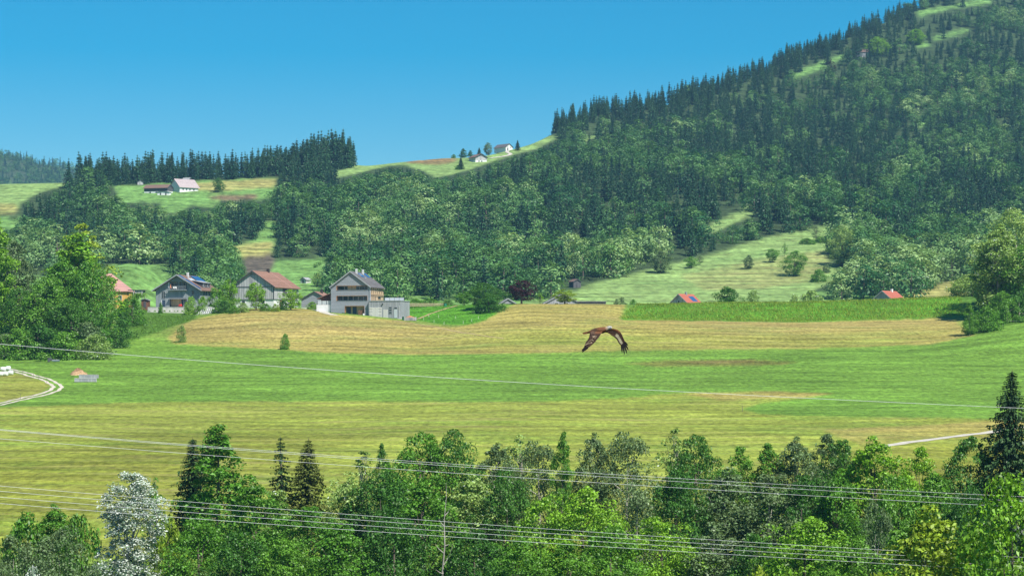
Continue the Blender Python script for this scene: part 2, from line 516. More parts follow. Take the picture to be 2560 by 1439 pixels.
MEADOWS = [   # clearings on the far slopes: outline, colour, straw
    ([(-900, 440), (60, 446), (150, 440), (165, 462), (95, 482), (45, 512), (40, 534), (-900, 540)], PALE, 0.3),
    ([(-100, 515), (40, 508), (40, 532), (-100, 536)], FART, 0.8),
    ([(285, 462), (340, 464), (480, 452), (560, 450), (690, 444), (684, 492), (650, 500), (560, 494), (530, 520), (480, 512), (440, 533), (405, 533), (400, 505), (300, 505)], FARG, 0.2),
    ([(480, 458), (690, 446), (686, 468), (560, 478), (480, 476)], FART, 0.9),
    ([(520, 490), (640, 486), (640, 497), (530, 499)], (0.17, 0.12, 0.07), 0.2),
    ([(-100, 545), (50, 545), (60, 570), (-100, 575)], FARG, 0.2),
    ([(664, 552), (688, 552), (684, 580), (690, 600), (676, 640), (690, 652), (745, 650), (815, 645), (808, 690), (790, 745), (600, 745), (612, 670), (610, 645), (575, 640), (582, 618), (640, 596)], FARG, 0.2),
    ([(582, 618), (640, 606), (682, 604), (676, 642), (612, 645)], FART, 0.9),
    ([(610, 643), (676, 636), (688, 650), (670, 690), (615, 690)], (0.10, 0.085, 0.065), 0.0),
    ([(828, 432), (870, 420), (915, 400), (1000, 390), (1100, 378), (1290, 352), (1340, 340), (1400, 338), (1340, 372), (1290, 384), (1250, 398), (1170, 425), (1130, 436), (1090, 444), (1062, 428), (1010, 412), (960, 416), (880, 436), (840, 444)], PALE, 0.3),
    ([(1010, 398), (1060, 394), (1140, 396), (1140, 406), (1090, 412), (1020, 408)], (0.23, 0.16, 0.07), 0.8),
    ([(1450, 350), (1505, 332), (1500, 342), (1455, 356)], PALE, 0.2),
    ([(1735, 585), (1800, 550), (1880, 510), (1884, 535), (1840, 556), (1780, 582)], PALE, 0.5),
    ([(1280, 760), (1400, 742), (1470, 712), (1560, 690), (1640, 668), (1760, 642), (1840, 616), (1900, 598), (1990, 578), (2090, 563), (2080, 600), (2060, 650), (2100, 665), (2090, 700), (2030, 725), (2000, 760)], PALE, 0.45),
    ([(1700, 690), (1800, 668), (1950, 640), (2060, 625), (2075, 660), (2030, 700), (1900, 722), (1760, 725)], (0.215, 0.255, 0.085), 1.0),
    ([(1980, 188), (2060, 160), (2060, 172), (1985, 198)], FARG, 0.1),
    ([(2000, 175), (2110, 136), (2112, 146), (2005, 184)], FARG, 0.1),
    ([(2288, 30), (2480, -6), (2480, 8), (2380, 22), (2300, 42)], FARG, 0.1),
    ([(2290, 300), (2318, 288), (2322, 300), (2300, 322)], FARG, 0.1), ([(2290, 110), (2320, 106), (2320, 116), (2292, 122)], FARG, 0.1),
    ([(2330, 95), (2420, 70), (2420, 80), (2335, 104)], FARG, 0.1), ([(2225, 382), (2250, 378), (2250, 390), (2228, 392)], FARG, 0.1),
    ([(2240, 745), (2330, 716), (2420, 690), (2420, 745)], FART, 0.6),
    ([(-900, 760), (-900, 690), (200, 690), (290, 660), (430, 660), (440, 760)], FARG, 0.15),
]
def blur(a, n):
    for ax, k in ((0, n // 2), (1, n * 2)):
        for _ in range(2):
            p = np.pad(a, [(k, k) if q == ax else (0, 0) for q in (0, 1)], mode='edge')
            c = np.cumsum(p, axis=ax)
            c = np.insert(c, 0, 0, axis=ax)
            a = (np.take(c, range(2 * k + 1, c.shape[ax]), axis=ax) - np.take(c, range(0, c.shape[ax] - 2 * k - 1), axis=ax)) / (2 * k + 1)
    return a.astype(np.float32)


jx = 7 * fbm(XX / 6, YY / 10, 21); jy = 2.5 * fbm(XX / 7, YY / 9, 22)
C = np.zeros((len(ROWS), len(PXC), 4), np.float32)
near = (ROWS[:, None] < 860) & np.ones_like(IMX, bool)
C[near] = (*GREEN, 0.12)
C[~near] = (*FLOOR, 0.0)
C[(ROWS[:, None] >= 820) & (ROWS[:, None] < 1180) & np.ones_like(IMX, bool)] = (*FARG, 0.2)
for poly, col, straw in NEARPOLY:
    mk = (near & (ROWS[:, None] > 280) & inpoly(IMX + jx, IMY + jy, poly)).astype(np.float32)
    if col in (OLIVE, GOLD, YG2):
        mk = blur(mk, 14)
        C = C * (1 - mk[..., None]) + mk[..., None] * np.array((*col, straw), np.float32)
    else:
        C[mk > 0] = (*col, straw)
for poly, col, straw in MEADOWS:
    C[(~near) & inpoly(IMX + 0.6 * jx, IMY + 0.6 * jy, poly)] = (*col, straw)
C[(ROWS[:, None] < 275) & np.ones_like(IMX, bool)] = (0.06, 0.08, 0.025, 0.2)
# soften the edges between fields a little
for _ in range(2):
    Cp = np.pad(C, ((1, 1), (1, 1), (0, 0)), mode='edge')
    C = (Cp[:-2, 1:-1] + Cp[2:, 1:-1] + Cp[1:-1, :-2] + Cp[1:-1, 2:] + 2 * C) / 6

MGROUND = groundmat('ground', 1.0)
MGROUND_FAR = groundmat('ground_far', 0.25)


def sheet(name, i0, i1, mat):
    r = i1 - i0; c = len(PXC)
    V = np.stack([XX[i0:i1], YY[i0:i1], Z[i0:i1]], -1).reshape(-1, 3)
    a = (np.arange(r - 1)[:, None] * c + np.arange(c - 1)[None, :]).ravel()
    me = npmesh(name, V, np.stack([a, a + 1, a + c + 1, a + c], 1))
    at_ = me.color_attributes.new('Col', 'FLOAT_COLOR', 'POINT')
    at_.data.foreach_set('color', C[i0:i1].reshape(-1))
    return struct(obj(name, me, mat, None, True))


ISPLIT = int(np.searchsorted(ROWS, 860))
sheet('meadow', 0, ISPLIT + 1, MGROUND)

# far wooded mountain on the left
mx_ = np.linspace(-900, 330, 124); md_ = np.linspace(3600, 5700, 60)
mcr = np.interp(mx_, [-900, -400, -150, 0, 60, 120, 170, 205, 240, 330], [300, 330, 362, 388, 398, 408, 424, 440, 462, 520])
MV = np.zeros((60, 124, 3))
for j, px in enumerate(mx_):
    top = (YH - mcr[j]) / F * 4700
    z = np.interp(md_, [3600, 4700, 5700], [100, top, top - 300])
    MV[:, j, 0] = (px - CX) / F * md_; MV[:, j, 1] = md_; MV[:, j, 2] = z
MV[..., 2] += 14 * fbm(MV[..., 0] / 160, MV[..., 1] / 200, 31)
a = (np.arange(59)[:, None] * 124 + np.arange(123)[None, :]).ravel()
me = npmesh('mountain', MV.reshape(-1, 3), np.stack([a, a + 1, a + 125, a + 124], 1))
struct(obj('mountain', me, plain('mountain_floor', FLOOR, 0.95, 0.3, 0.05), None, True))

# ------------------------------------------------------------------ trees: unit-height shapes, later scaled
def unit(v):
    return v / (np.linalg.norm(v, axis=-1, keepdims=True) + 1e-9)


def leaves(P, N, s, asp=0.6, T=None):
    """small pointed leaf faces: centre, facing, half length"""
    n = len(P)
    N = unit(N)
    R = rng.normal(size=(n, 3)) if T is None else T
    t = unit(np.cross(N, R)) if T is None else unit(T)
    b = unit(np.cross(N, t))
    s = np.asarray(s).reshape(-1, 1)
    bend = N * s * 0.18
    return np.stack([P - t * s - bend, P - b * s * asp + bend, P + t * s - bend, P + b * s * asp + bend], 1).reshape(-1, 3)


def leafmesh(name, V):
    return npmesh(name, V, np.arange(len(V)).reshape(-1, 4))


def broad(name, n_cl, n_leaf, leaf, prof, low=0.22, lump=0.11, limbs=9, trunk_r=0.022, flat=0.8, upb=0.35, rnd=0.55, cr=0.0):
    """crown of leaf clumps inside a radius profile, trunk with limbs that reach the clumps"""
    ts = np.linspace(0, 1, 60)
    pr = np.array([prof(t) for t in ts])
    w = pr ** 0.7 / (pr ** 0.7).sum()
    t = rng.choice(ts, n_cl, p=w) + rng.uniform(-0.01, 0.01, n_cl)
    an = rng.uniform(0, 2 * np.pi, n_cl)
    rr = np.interp(t, ts, pr) * (0.25 + 0.75 * np.sqrt(rng.uniform(0, 1, n_cl))) * (1 - lump * 0.8)
    lob = 1 + 0.18 * np.sin(an * 2 + rng.uniform(0, 6)) + 0.12 * np.sin(an * 3 + rng.uniform(0, 6) + t * 5)
    rr = rr * lob * (1 + 0.22 * np.sin(an * 3 + 9 * t + rng.uniform(0, 6)))
    cz = low + (1 - low) * t
    Cc = np.stack([np.cos(an) * rr, np.sin(an) * rr, cz - lump * 0.45], 1)
    rc = lump * rng.uniform(0.55, 1.25, n_cl) * (0.55 + 0.45 * np.interp(t, ts, pr) / pr.max())
    k = np.repeat(np.arange(n_cl), n_leaf)
    d = unit(rng.normal(size=(len(k), 3)))
    out = unit(np.stack([Cc[k, 0], Cc[k, 1], (Cc[k, 2] - (low + 0.4 * (1 - low)))], 1))
    d = unit(d + 0.35 * out + np.array([0, 0, 0.25]))
    r = rc[k] * (0.25 + 0.85 * np.sqrt(rng.uniform(0, 1, len(k))))
    P = Cc[k] + d * r[:, None] * np.array([1, 1, flat])
    N = d * (0.75 - cr) + out * cr + np.array([0, 0, upb]) + rng.normal(size=d.shape) * rnd
    crown = leafmesh(name + '_crown', leaves(P, N, leaf * rng.uniform(0.65, 1.35, len(k))))
    mb = MB()
    hgt = low + (1 - low) * 0.72
    bend = rng.uniform(-0.03, 0.03, 2)
    pts = [(bend[0] * (q ** 1.5), bend[1] * q, -0.03 + q * (hgt + 0.03)) for q in (0, 0.08, 0.25, 0.5, 0.75, 1)]
    mb.tube(pts, [trunk_r * 1.5, trunk_r * 1.05, trunk_r * 0.9, trunk_r * 0.7, trunk_r * 0.45, trunk_r * 0.12], 7)
    for i in rng.choice(n_cl, min(limbs, n_cl), replace=False):
        z0 = min(max(low * 0.9, cz[i] * rng.uniform(0.45, 0.75)), hgt * 0.9)
        q = z0 / hgt
        a0 = Vector((bend[0] * q ** 1.5, bend[1] * q, z0)); e = Vector(Cc[i]); mid = a0.lerp(e, 0.5) + Vector((0, 0, -0.02))
        mb.tube([a0, mid, e], [trunk_r * 0.42, trunk_r * 0.28, trunk_r * 0.08], 5)
    tr = mb.mesh(name + '_trunk')
    return crown, tr, 2 * pr.max()


def spruce(name, nw, nb, m, R, low=0.06, leaf=0.02, droop=0.35, hang=True, trunk_r=0.014, gap=0.0, expo=0.85):
    """whorls of drooping boughs with hanging twigs"""
    P = []; N = []; T = []; Sz = []
    for i in range(nw):
        q = max(0.0, (i + rng.uniform(-0.3, 0.3)) / nw)
        z = low + (1 - low) * q ** 0.95
        ln = R * (max(1 - z, 0.0) / (1 - low)) ** expo * rng.uniform(0.85, 1.12) + 0.012
        a0 = rng.uniform(0, 6.28)
        for b in range(nb):
            if rng.uniform() < gap:
                continue
            an = a0 + 6.2832 * b / nb + rng.uniform(-0.25, 0.25)
            L = ln * rng.uniform(0.7, 1.15)
            dx, dy = math.cos(an), math.sin(an)
            for k in range(m):
                s = (k + rng.uniform(0.2, 1.0)) / m
                dz = -droop * L * s * (1.25 - 0.55 * s)
                p = np.array([dx * L * s, dy * L * s, z + dz])
                side = rng.uniform(-1, 1) * 0.22 * L * (1 - 0.6 * s)
                p = p + np.array([-dy * side, dx * side, -abs(side) * 0.35])
                tang = np.array([dx, dy, -droop * 0.8]) + rng.normal(size=3) * 0.25
                P.append(p); N.append(np.array([dx * 0.35, dy * 0.35, 0.9]) + rng.normal(size=3) * 0.3); T.append(tang)
                Sz.append(leaf * rng.uniform(0.7, 1.3) * (0.3 + 0.7 * min(1, L / R * 1.6)))
                if hang:
                    P.append(p - np.array([0, 0, leaf * 0.7])); N.append(np.array([dx, dy, 0.1]) + rng.normal(size=3) * 0.6)
                    T.append(np.array([0, 0, 1.0]) + rng.normal(size=3) * 0.25); Sz.append(leaf * rng.uniform(0.6, 1.1) * (0.3 + 0.7 * min(1, L / R * 1.6)))
    P = np.array(P); N = unit(np.array(N)); T = np.array(T)
    T = unit(T - N * (T * N).sum(1, keepdims=True))
    crown = leafmesh(name + '_crown', leaves(P, N, np.array(Sz), 0.5, T))
    mb = MB().tube([(0, 0, -0.02), (0, 0, 0.05), (0, 0, 0.5), (0, 0, 0.995)], [trunk_r * 1.4, trunk_r, trunk_r * 0.6, trunk_r * 0.1], 6)
    return crown, mb.mesh(name + '_trunk'), 2 * R


def P_round(r, e=1.0):
    return lambda t: r * max(0.02, math.sin(math.pi * (0.08 + 0.90 * t) ** e)) ** 0.62
def P_oval(r):
    return lambda t: r * max(0.02, math.sin(math.pi * (0.10 + 0.88 * t))) ** 0.8 * (1.1 - 0.35 * t)
def P_cone(r):
    return lambda t: r * (1 - t) ** 0.75 * min(1, 0.5 + 3 * t) + 0.015
def P_shrub(r):
    return lambda t: r * (1 - t ** 2.2) ** 0.6 + 0.01
def P_poplar(r):
    return lambda t: r * (0.75 + 0.25 * math.sin(9 * t)) * max(0.02, math.sin(math.pi * (0.12 + 0.86 * t))) ** 0.6


KIND = {}
KIND['maple'] = [broad('maple%d' % i, 150, 75, 0.0120, P_round(0.36), 0.12, 0.10) for i in range(3)]
KIND['ash'] = [broad('ash%d' % i, 170, 62, 0.0115, P_oval(0.27), 0.10, 0.075, limbs=14, trunk_r=0.016, upb=0.25) for i in range(3)]
KIND['alder'] = [broad('alder%d' % i, 170, 60, 0.0110, P_cone(0.27), 0.08, 0.07, limbs=10, trunk_r=0.015) for i in range(2)]
KIND['willow'] = [broad('willow%d' % i, 70, 150, 0.0120, P_shrub(0.42), 0.04, 0.15, limbs=6, trunk_r=0.018, upb=0.2) for i in range(3)]
KIND['poplar'] = [broad('poplar0', 260, 85, 0.0062, P_poplar(0.20), 0.04, 0.048, upb=0.1, limbs=16, trunk_r=0.011, flat=0.95)]
KIND['wispy'] = [broad('wispy%d' % i, 60, 34, 0.0120, P_oval(0.20), 0.25, 0.06, limbs=32, trunk_r=0.013) for i in range(2)]
KIND['bush'] = [broad('bush%d' % i, 60, 90, 0.026, P_shrub(0.55), 0.03, 0.21, limbs=5, trunk_r=0.025) for i in range(3)]
KIND['fruit'] = [broad('fruit%d' % i, 90, 70, 0.017, P_round(0.42), 0.2, 0.12, limbs=12, trunk_r=0.028) for i in range(3)]
KIND['spruce'] = [spruce('spruce%d' % i, 36, 9, 9, 0.20, leaf=0.017, droop=0.42) for i in range(2)]
KIND['fir'] = [spruce('fir0', 44, 10, 10, 0.27, leaf=0.016, droop=0.5)]
KIND['thin_spruce'] = [spruce('thinspruce0', 26, 7, 8, 0.17, leaf=0.016, droop=0.55, gap=0.28, low=0.1)]
KIND['far_spruce'] = [spruce('farspruce%d' % i, 15, 8, 3, 0.17 + 0.015 * i, leaf=0.036, droop=0.55, hang=True, low=0.04, expo=1.0) for i in range(4)]
KIND['far_broad'] = [broad('farbroad%d' % i, 24, 30, 0.032, P_round(0.36) if i % 2 else P_oval(0.36), 0.08, 0.185, limbs=4, trunk_r=0.017, rnd=0.22, cr=0.42) for i in range(4)]

BARK = plain('bark', (0.13, 0.105, 0.085), 0.9, 0.4, 3.0, (1, 1, 0.3), bump=0.4)
BARK_PALE = plain('bark_pale', (0.36, 0.33, 0.29), 0.85, 0.35, 3.0, (1, 1, 0.3))
LM = {
    'green': leafmat('leaf_green', (0.095, 0.250, 0.025), (0.140, 0.315, 0.034)),
    'dark': leafmat('leaf_dark', (0.055, 0.165, 0.024), (0.082, 0.210, 0.030)),
    'lime': leafmat('leaf_lime', (0.165, 0.350, 0.024), (0.225, 0.420, 0.030)),
    'yellow': leafmat('leaf_yellowgreen', (0.230, 0.350, 0.030), (0.290, 0.400, 0.038)),
    'grey': leafmat('leaf_greygreen', (0.125, 0.205, 0.080), (0.170, 0.255, 0.105)),
    'pale': leafmat('leaf_pale', (0.230, 0.360, 0.085), (0.290, 0.420, 0.120), white=0.015),
    'silver': leafmat('leaf_silver', (0.20, 0.29, 0.19), (0.21, 0.30, 0.20), white=0.5, trans=0.2),
    'purple': leafmat('leaf_purple', (0.045, 0.014, 0.020), (0.05, 0.015, 0.022), trans=0.2),
    'needle': leafmat('needles', (0.040, 0.092, 0.030), (0.060, 0.115, 0.036), trans=0.12),
    'needle_olive': leafmat('needles_olive', (0.120, 0.155, 0.035), (0.14, 0.17, 0.04), trans=0.15),
    'far_needle': leafmat('far_needles', (0.020, 0.080, 0.042), (0.060, 0.150, 0.058), trans=0.1, leafvar=0.35),
    'far_leaf': leafmat('far_leaves', (0.030, 0.125, 0.040), (0.150, 0.300, 0.085), trans=0.25, leafvar=0.25),
    'far_leaf_pale': leafmat('far_leaves_pale', (0.160, 0.300, 0.095), (0.330, 0.470, 0.190), trans=0.25, leafvar=0.25),
}
for L_ in KIND.values():
    for cm, tm, w in L_:
        cm.materials.append(None); tm.materials.append(BARK)


def omat(o, m):
    o.material_slots[0].link = 'OBJECT'
    o.material_slots[0].material = m


TCOUNT = [0]


def plant(kind, leaf, loc, h, wpx_m, name, label, cat='tree', group=None, var=None, bark=None, tilt=0.0):
    """one tree: an empty at its foot with a crown and a trunk; wpx_m is the crown width in metres"""
    TCOUNT[0] += 1
    L_ = KIND[kind]
    cm, tm, w = L_[(var if var is not None else TCOUNT[0]) % len(L_)]
    sx = wpx_m / w if wpx_m else h
    o = thing(name, label, cat, loc, random.uniform(0, 6.28), group, (sx, sx, h))
    if tilt:
        o.rotation_euler[0] = random.uniform(-tilt, tilt); o.rotation_euler[1] = random.uniform(-tilt, tilt)
    c = obj('crown', cm, None, o); omat(c, LM[leaf])
    t = obj('trunk', tm, None, o)
    if bark:
        omat(t, bark)
    return o


# ------------------------------------------------------------------ forest on the slopes
def forest_points(step, d0, d1):
    pts = []
    nx = int(1700 / step) * 2
    for d in np.arange(d0, d1, step * 0.95):
        n = int((3300 / F * d) / step)
        px = -350 + (np.arange(n) + rng.uniform(-0.45, 0.45, n)) * 3300 / n
        dd = d + rng.uniform(-0.5, 0.5, n) * step
        pts.append(np.stack([px, dd], 1))
    return np.concatenate(pts)


fp = forest_points(14.0, 1130, 3150)
cpx = np.concatenate([rng.uniform(195, 905, 420), rng.uniform(1330, 2500, 420), rng.uniform(-200, 160, 120), rng.uniform(690, 905, 130)])
exx = rng.uniform(-150, 2600, 5200); exd = rng.uniform(1160, 2250, 5200)
NEDGE = len(fp)
fp = np.concatenate([fp, np.stack([exx, exd], 1)])
NEDGE2 = len(fp)
fp = np.concatenate([fp, np.stack([cpx, np.interp(-np.interp(cpx, PXC, SKY_Y), -HY, HD) + rng.uniform(-60, 90, len(cpx))], 1)])
u = np.clip((fp[:, 0] - PXC[0]) / (PXC[1] - PXC[0]), 0, len(PXC) - 1.001); j_ = u.astype(int); fu = u - j_
i_ = np.clip(np.searchsorted(ROWS, fp[:, 1]) - 1, 0, len(ROWS) - 2); fv = (fp[:, 1] - ROWS[i_]) / (ROWS[i_ + 1] - ROWS[i_])
fz = (Z[i_, j_] * (1 - fu) + Z[i_, j_ + 1] * fu) * (1 - fv) + (Z[i_ + 1, j_] * (1 - fu) + Z[i_ + 1, j_ + 1] * fu) * fv
fX = (fp[:, 0] - CX) / F * fp[:, 1]
fy = YH - fz / fp[:, 1] * F
fsk = np.interp(fp[:, 0], PXC, SKY_Y); fds = np.interp(-fsk, -HY, HD)
mixn = 0.8 * fbm(fX / 80, fp[:, 1] / 100, 51, 3) + 0.45 * fbm(fX / 22, fp[:, 1] / 30, 52, 2) + rng.uniform(-0.28, 0.28, len(fp))
# conifers on the crests and in the middle, broadleaves at the foot of the slope and on the right
bias = np.interp(fy, [350, 450, 560, 640, 700, 740], [0.10, 0.15, 0.0, -0.22, -0.5, -0.6])
bias += np.where(fp[:, 0] > 1900, -0.10, 0.0) + np.where(fds - fp[:, 1] < 100, 0.30, 0.0) - np.where((fp[:, 0] < 600) & (fy > 560), 0.12, 0)
is_sp = mixn + bias > -0.17
hh = np.where(is_sp, rng.uniform(11, 26, len(fp)), rng.uniform(12, 23, len(fp)))
hh *= np.interp(fy, [100, 560, 720], [0.85, 1.0, 1.0])
knoll = (fp[:, 0] > 600) & (fp[:, 0] < 920) & (fds - fp[:, 1] < 220)
hh = np.where(knoll & is_sp, hh * np.interp(fp[:, 0], [600, 700, 780, 840, 910], [0.95, 1.0, 1.2, 1.32, 1.1]), hh)
def covers(hh):
    hp_ = hh / fp[:, 1] * F
    r = np.zeros(len(fp), bool)
    for poly, _, _ in MEADOWS:
        x0_ = min(p[0] for p in poly) - 30; x1_ = max(p[0] for p in poly) + 30
        m_ = (fp[:, 0] > x0_) & (fp[:, 0] < x1_)
        for q_ in (0.3, 0.55, 0.8, 0.95):
            for dx_ in (-0.2, 0.2):
                r[m_] |= inpoly(fp[m_, 0] + dx_ * hp_[m_] * (1.1 - q_), (fy - q_ * hp_)[m_], poly)
    return r


# lower growth along the edges, so that the clearings keep their outline
shrunk = np.zeros(len(fp), bool)
for k_ in (0.72, 0.5, 0.32):
    cv = covers(hh)
    ok_ = cv & ~covers(hh * k_)
    hh = np.where(ok_, hh * k_, hh); shrunk |= ok_
top = fy - hh / fp[:, 1] * F
keep = (fp[:, 1] < fds + 130) & (fy < 752) & ~covers(hh)
ix_ = np.arange(len(fp))
keep &= ~((ix_ >= NEDGE) & (ix_ < NEDGE2) & ~shrunk)      # extra low growth only along the wood edges
for poly, _, _ in MEADOWS:
    keep &= ~inpoly(fp[:, 0], fy, poly)
# the crest pasture between the two woods stays open against the sky, and so do the valley pastures
keep &= ~((fp[:, 0] > 908) & (fp[:, 0] < 1310) & (fds - fp[:, 1] < 170) & (top < fsk + 2))
keep &= ~((np.abs(fp[:, 0] - 1443) < 42) & (fy > 712))
keep &= ~((fp[:, 0] > 600) & (fp[:, 0] < 820) & (fy > 690))
keep &= ~((fp[:, 0] > -400) & (fp[:, 0] < 470) & (fy > 700))
keep &= ~((fp[:, 0] < 200) & (fds - fp[:, 1] < 40))
keep &= ~((fp[:, 0] > 1480) & (fp[:, 0] < 2080) & (fy > np.interp(fp[:, 0], [1480, 2090], [705, 566])))
idx = np.nonzero(keep)[0]
# the sunlit floor where no tree stands close is grass
occ = np.zeros((len(ROWS), len(PXC)), np.float32)
jj = np.clip(((fp[idx, 0] - PXC[0]) / (PXC[1] - PXC[0])).astype(int), 0, len(PXC) - 1); ii = np.clip(np.searchsorted(ROWS, fp[idx, 1]), 0, len(ROWS) - 1)
occ[ii, jj] = 1
occ = blur(occ, 4) > 0
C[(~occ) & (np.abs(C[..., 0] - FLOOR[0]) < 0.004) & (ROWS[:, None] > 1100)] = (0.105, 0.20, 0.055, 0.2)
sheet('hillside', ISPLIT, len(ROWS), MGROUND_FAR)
# occlusion of the tree tops, to pick the ones that show largest
inview = (fp[idx, 0] > 0) & (fp[idx, 0] < 2560) & (top[idx] < 1439) & (top[idx] > 0)
order = idx[inview][np.argsort(fp[idx[inview], 1])]
one_sp = [i for i in order if is_sp[i]][:290]
one_br = [i for i in order if not is_sp[i]][:290]
ZONES = [(0, 330, 'left behind the tall roadside trees'), (330, 620, 'behind the blue-grey and brown-roofed houses'), (620, 830, 'beside the small ploughed patch'),
         (830, 1200, 'behind the grey shingled house'), (1200, 1500, 'behind the purple-leaved tree'), (1500, 1900, 'above the striped hay meadow'),
         (1900, 2300, 'right of the striped hay meadow'), (2300, 2561, 'behind the tall trees at the right edge')]


def zone(px):
    for a_, b_, s_ in ZONES:
        if a_ <= px < b_:
            return s_


for i in one_sp:
    zn = zone(fp[i, 0])
    plant('far_spruce', 'far_needle', (fX[i], fp[i, 1], fz[i] - 0.3), hh[i], hh[i] * rng.uniform(0.34, 0.48), 'spruce_tree',
          'dark spruce on the wooded slope ' + zn, group='spruces on the lower slope ' + zn)
for i in one_br:
    zn = zone(fp[i, 0])
    pale = mixn[i] + bias[i] < -0.62
    plant('far_broad', 'far_leaf_pale' if pale else 'far_leaf', (fX[i], fp[i, 1], fz[i] - 0.3), hh[i], hh[i] * rng.uniform(0.75, 1.1), 'broadleaf_tree',
          ('pale grey-green' if pale else 'mid green') + ' broadleaf tree on the wooded slope ' + zn,
          group=('pale' if pale else 'green') + ' broadleaf trees on the lower slope ' + zn)

# the rest of the wood: one object, thousands of trees set out by geometry nodes
PROT = bpy.data.collections.new('forest_kinds')


def joined(name, cm, tm, leaf):
    nv = len(cm.vertices)
    V1 = np.empty(nv * 3, np.float32); cm.vertices.foreach_get('co', V1)
    me = bpy.data.meshes.new(name)
    tv = [tuple(v.co) for v in tm.vertices]; tf = [tuple(nv + k for k in p.vertices) for p in tm.polygons]
    me.from_pydata([tuple(v) for v in V1.reshape(-1, 3)] + tv, [], [tuple(range(4 * k, 4 * k + 4)) for k in range(nv // 4)] + tf)
    me.materials.append(LM[leaf]); me.materials.append(BARK)
    mi = [0] * (nv // 4) + [1] * len(tf)
    me.polygons.foreach_set('material_index', mi)
    o = bpy.data.objects.new(name, me)
    PROT.objects.link(o)


for k in range(4):
    joined('a%d' % k, KIND['far_spruce'][k][0], KIND['far_spruce'][k][1], 'far_needle')
for k in range(4):
    joined('b%d' % k, KIND['far_broad'][k][0], KIND['far_broad'][k][1], 'far_leaf')
for k in range(4):
    joined('c%d' % k, KIND['far_broad'][k][0], KIND['far_broad'][k][1], 'far_leaf_pale')


def scatter_group(coll):
    g = bpy.data.node_groups.new('scatter_' + coll.name, 'GeometryNodeTree')
    g.interface.new_socket('Geometry', in_out='INPUT', socket_type='NodeSocketGeometry')
    g.interface.new_socket('Geometry', in_out='OUTPUT', socket_type='NodeSocketGeometry')
    N = g.nodes; L = g.links
    gi = N.new('NodeGroupInput'); go = N.new('NodeGroupOutput')
    ci = N.new('GeometryNodeCollectionInfo'); ci.inputs['Collection'].default_value = coll
    ci.inputs['Separate Children'].default_value = True; ci.inputs['Reset Children'].default_value = True
    ip = N.new('GeometryNodeInstanceOnPoints'); ip.inputs['Pick Instance'].default_value = True
    def attr(nm, ty):
        a_ = N.new('GeometryNodeInputNamedAttribute'); a_.data_type = ty; a_.inputs['Name'].default_value = nm
        return a_.outputs[0]
    L.new(gi.outputs[0], ip.inputs['Points']); L.new(ci.outputs[0], ip.inputs['Instance'])
    L.new(attr('kind', 'INT'), ip.inputs['Instance Index'])
    L.new(attr('rot', 'FLOAT_VECTOR'), ip.inputs['Rotation'])
    L.new(attr('size', 'FLOAT_VECTOR'), ip.inputs['Scale'])
    L.new(ip.outputs[0], go.inputs[0])
    return g


def scatter(name, P, kind, size, g, rotz=None):
    me = bpy.data.meshes.new(name)
    me.vertices.add(len(P)); me.vertices.foreach_set('co', np.asarray(P, np.float32).ravel())
    a1 = me.attributes.new('kind', 'INT', 'POINT'); a1.data.foreach_set('value', np.asarray(kind, np.int32))
    a2 = me.attributes.new('size', 'FLOAT_VECTOR', 'POINT'); a2.data.foreach_set('vector', np.asarray(size, np.float32).ravel())
    r = np.zeros((len(P), 3), np.float32); r[:, 2] = rng.uniform(0, 6.28, len(P)); r[:, :2] = rng.normal(size=(len(P), 2)) * 0.03
    a3 = me.attributes.new('rot', 'FLOAT_VECTOR', 'POINT'); a3.data.foreach_set('vector', r.ravel())
    me.update()
    o = bpy.data.objects.new(name, me); COL.objects.link(o)
    md = o.modifiers.new('scatter', 'NODES'); md.node_group = g
    o['kind'] = 'stuff'
    return o


GS = scatter_group(PROT)
rest = np.setdiff1d(idx, np.array(one_sp + one_br))
pale = (mixn + bias < -0.62) & ~is_sp
kd_ = np.where(is_sp, 0, np.where(pale, 8, 4)) + rng.integers(0, 4, len(fp))
wd = np.where(is_sp, hh * rng.uniform(0.34, 0.50, len(fp)) / 0.37, hh * rng.uniform(0.75, 1.15, len(fp)) / 0.72)
tag(scatter('forest', np.stack([fX, fp[:, 1], fz - 0.4], 1)[rest], kd_[rest], np.stack([wd, wd, hh], 1)[rest], GS),
    'dense mixed forest of dark spruces and paler broadleaf trees covering the mountain slopes', 'forest')
# wood on the far mountain
mpx = rng.uniform(-350, 280, 2600); mdd = rng.uniform(3800, 4800, 2600)
ju = np.clip((mpx + 900) / 1230 * 123, 0, 122.9).astype(int); iu = np.clip((mdd - 3600) / 2100 * 59, 0, 58.9).astype(int)
mz = MV[iu, ju, 2]
msp = rng.uniform(size=2600) < 0.3
mh = np.where(msp, rng.uniform(16, 26, 2600), rng.uniform(12, 20, 2600)); mw = np.where(msp, mh * 0.9, mh * 1.05)
tag(scatter('far_forest', np.stack([(mpx - CX) / F * mdd, mdd, mz - 1], 1), np.where(msp, 0, 4) + rng.integers(0, 4, 2600), np.stack([mw, mw, mh], 1), GS),
    'hazy blue-green forest on the far mountain at the left edge', 'forest')

# ------------------------------------------------------------------ trees and bushes one can tell apart
def tree_d(kind, leaf, px, D, top_y, w_px, name, label, cat='tree', group=None, var=None, bark=None, sink=0.0, tilt=0.03):
    b_ = gd(px, D)
    b_.z -= sink
    h = (YH - top_y) / F * D - b_.z
    return plant(kind, leaf, b_, h, w_px / F * D, name, label, cat, group, var, bark, tilt)


def tree_p(kind, leaf, px, base_y, top_y, w_px, name, label, cat='tree', group=None, var=None, bark=None, dmin=150.0):
    b_ = gp(px, base_y, dmin)
    h = (YH - top_y) / F * b_.y - b_.z
    return plant(kind, leaf, b_, max(h, 0.3), w_px / F * b_.y, name, label, cat, group, var, bark)


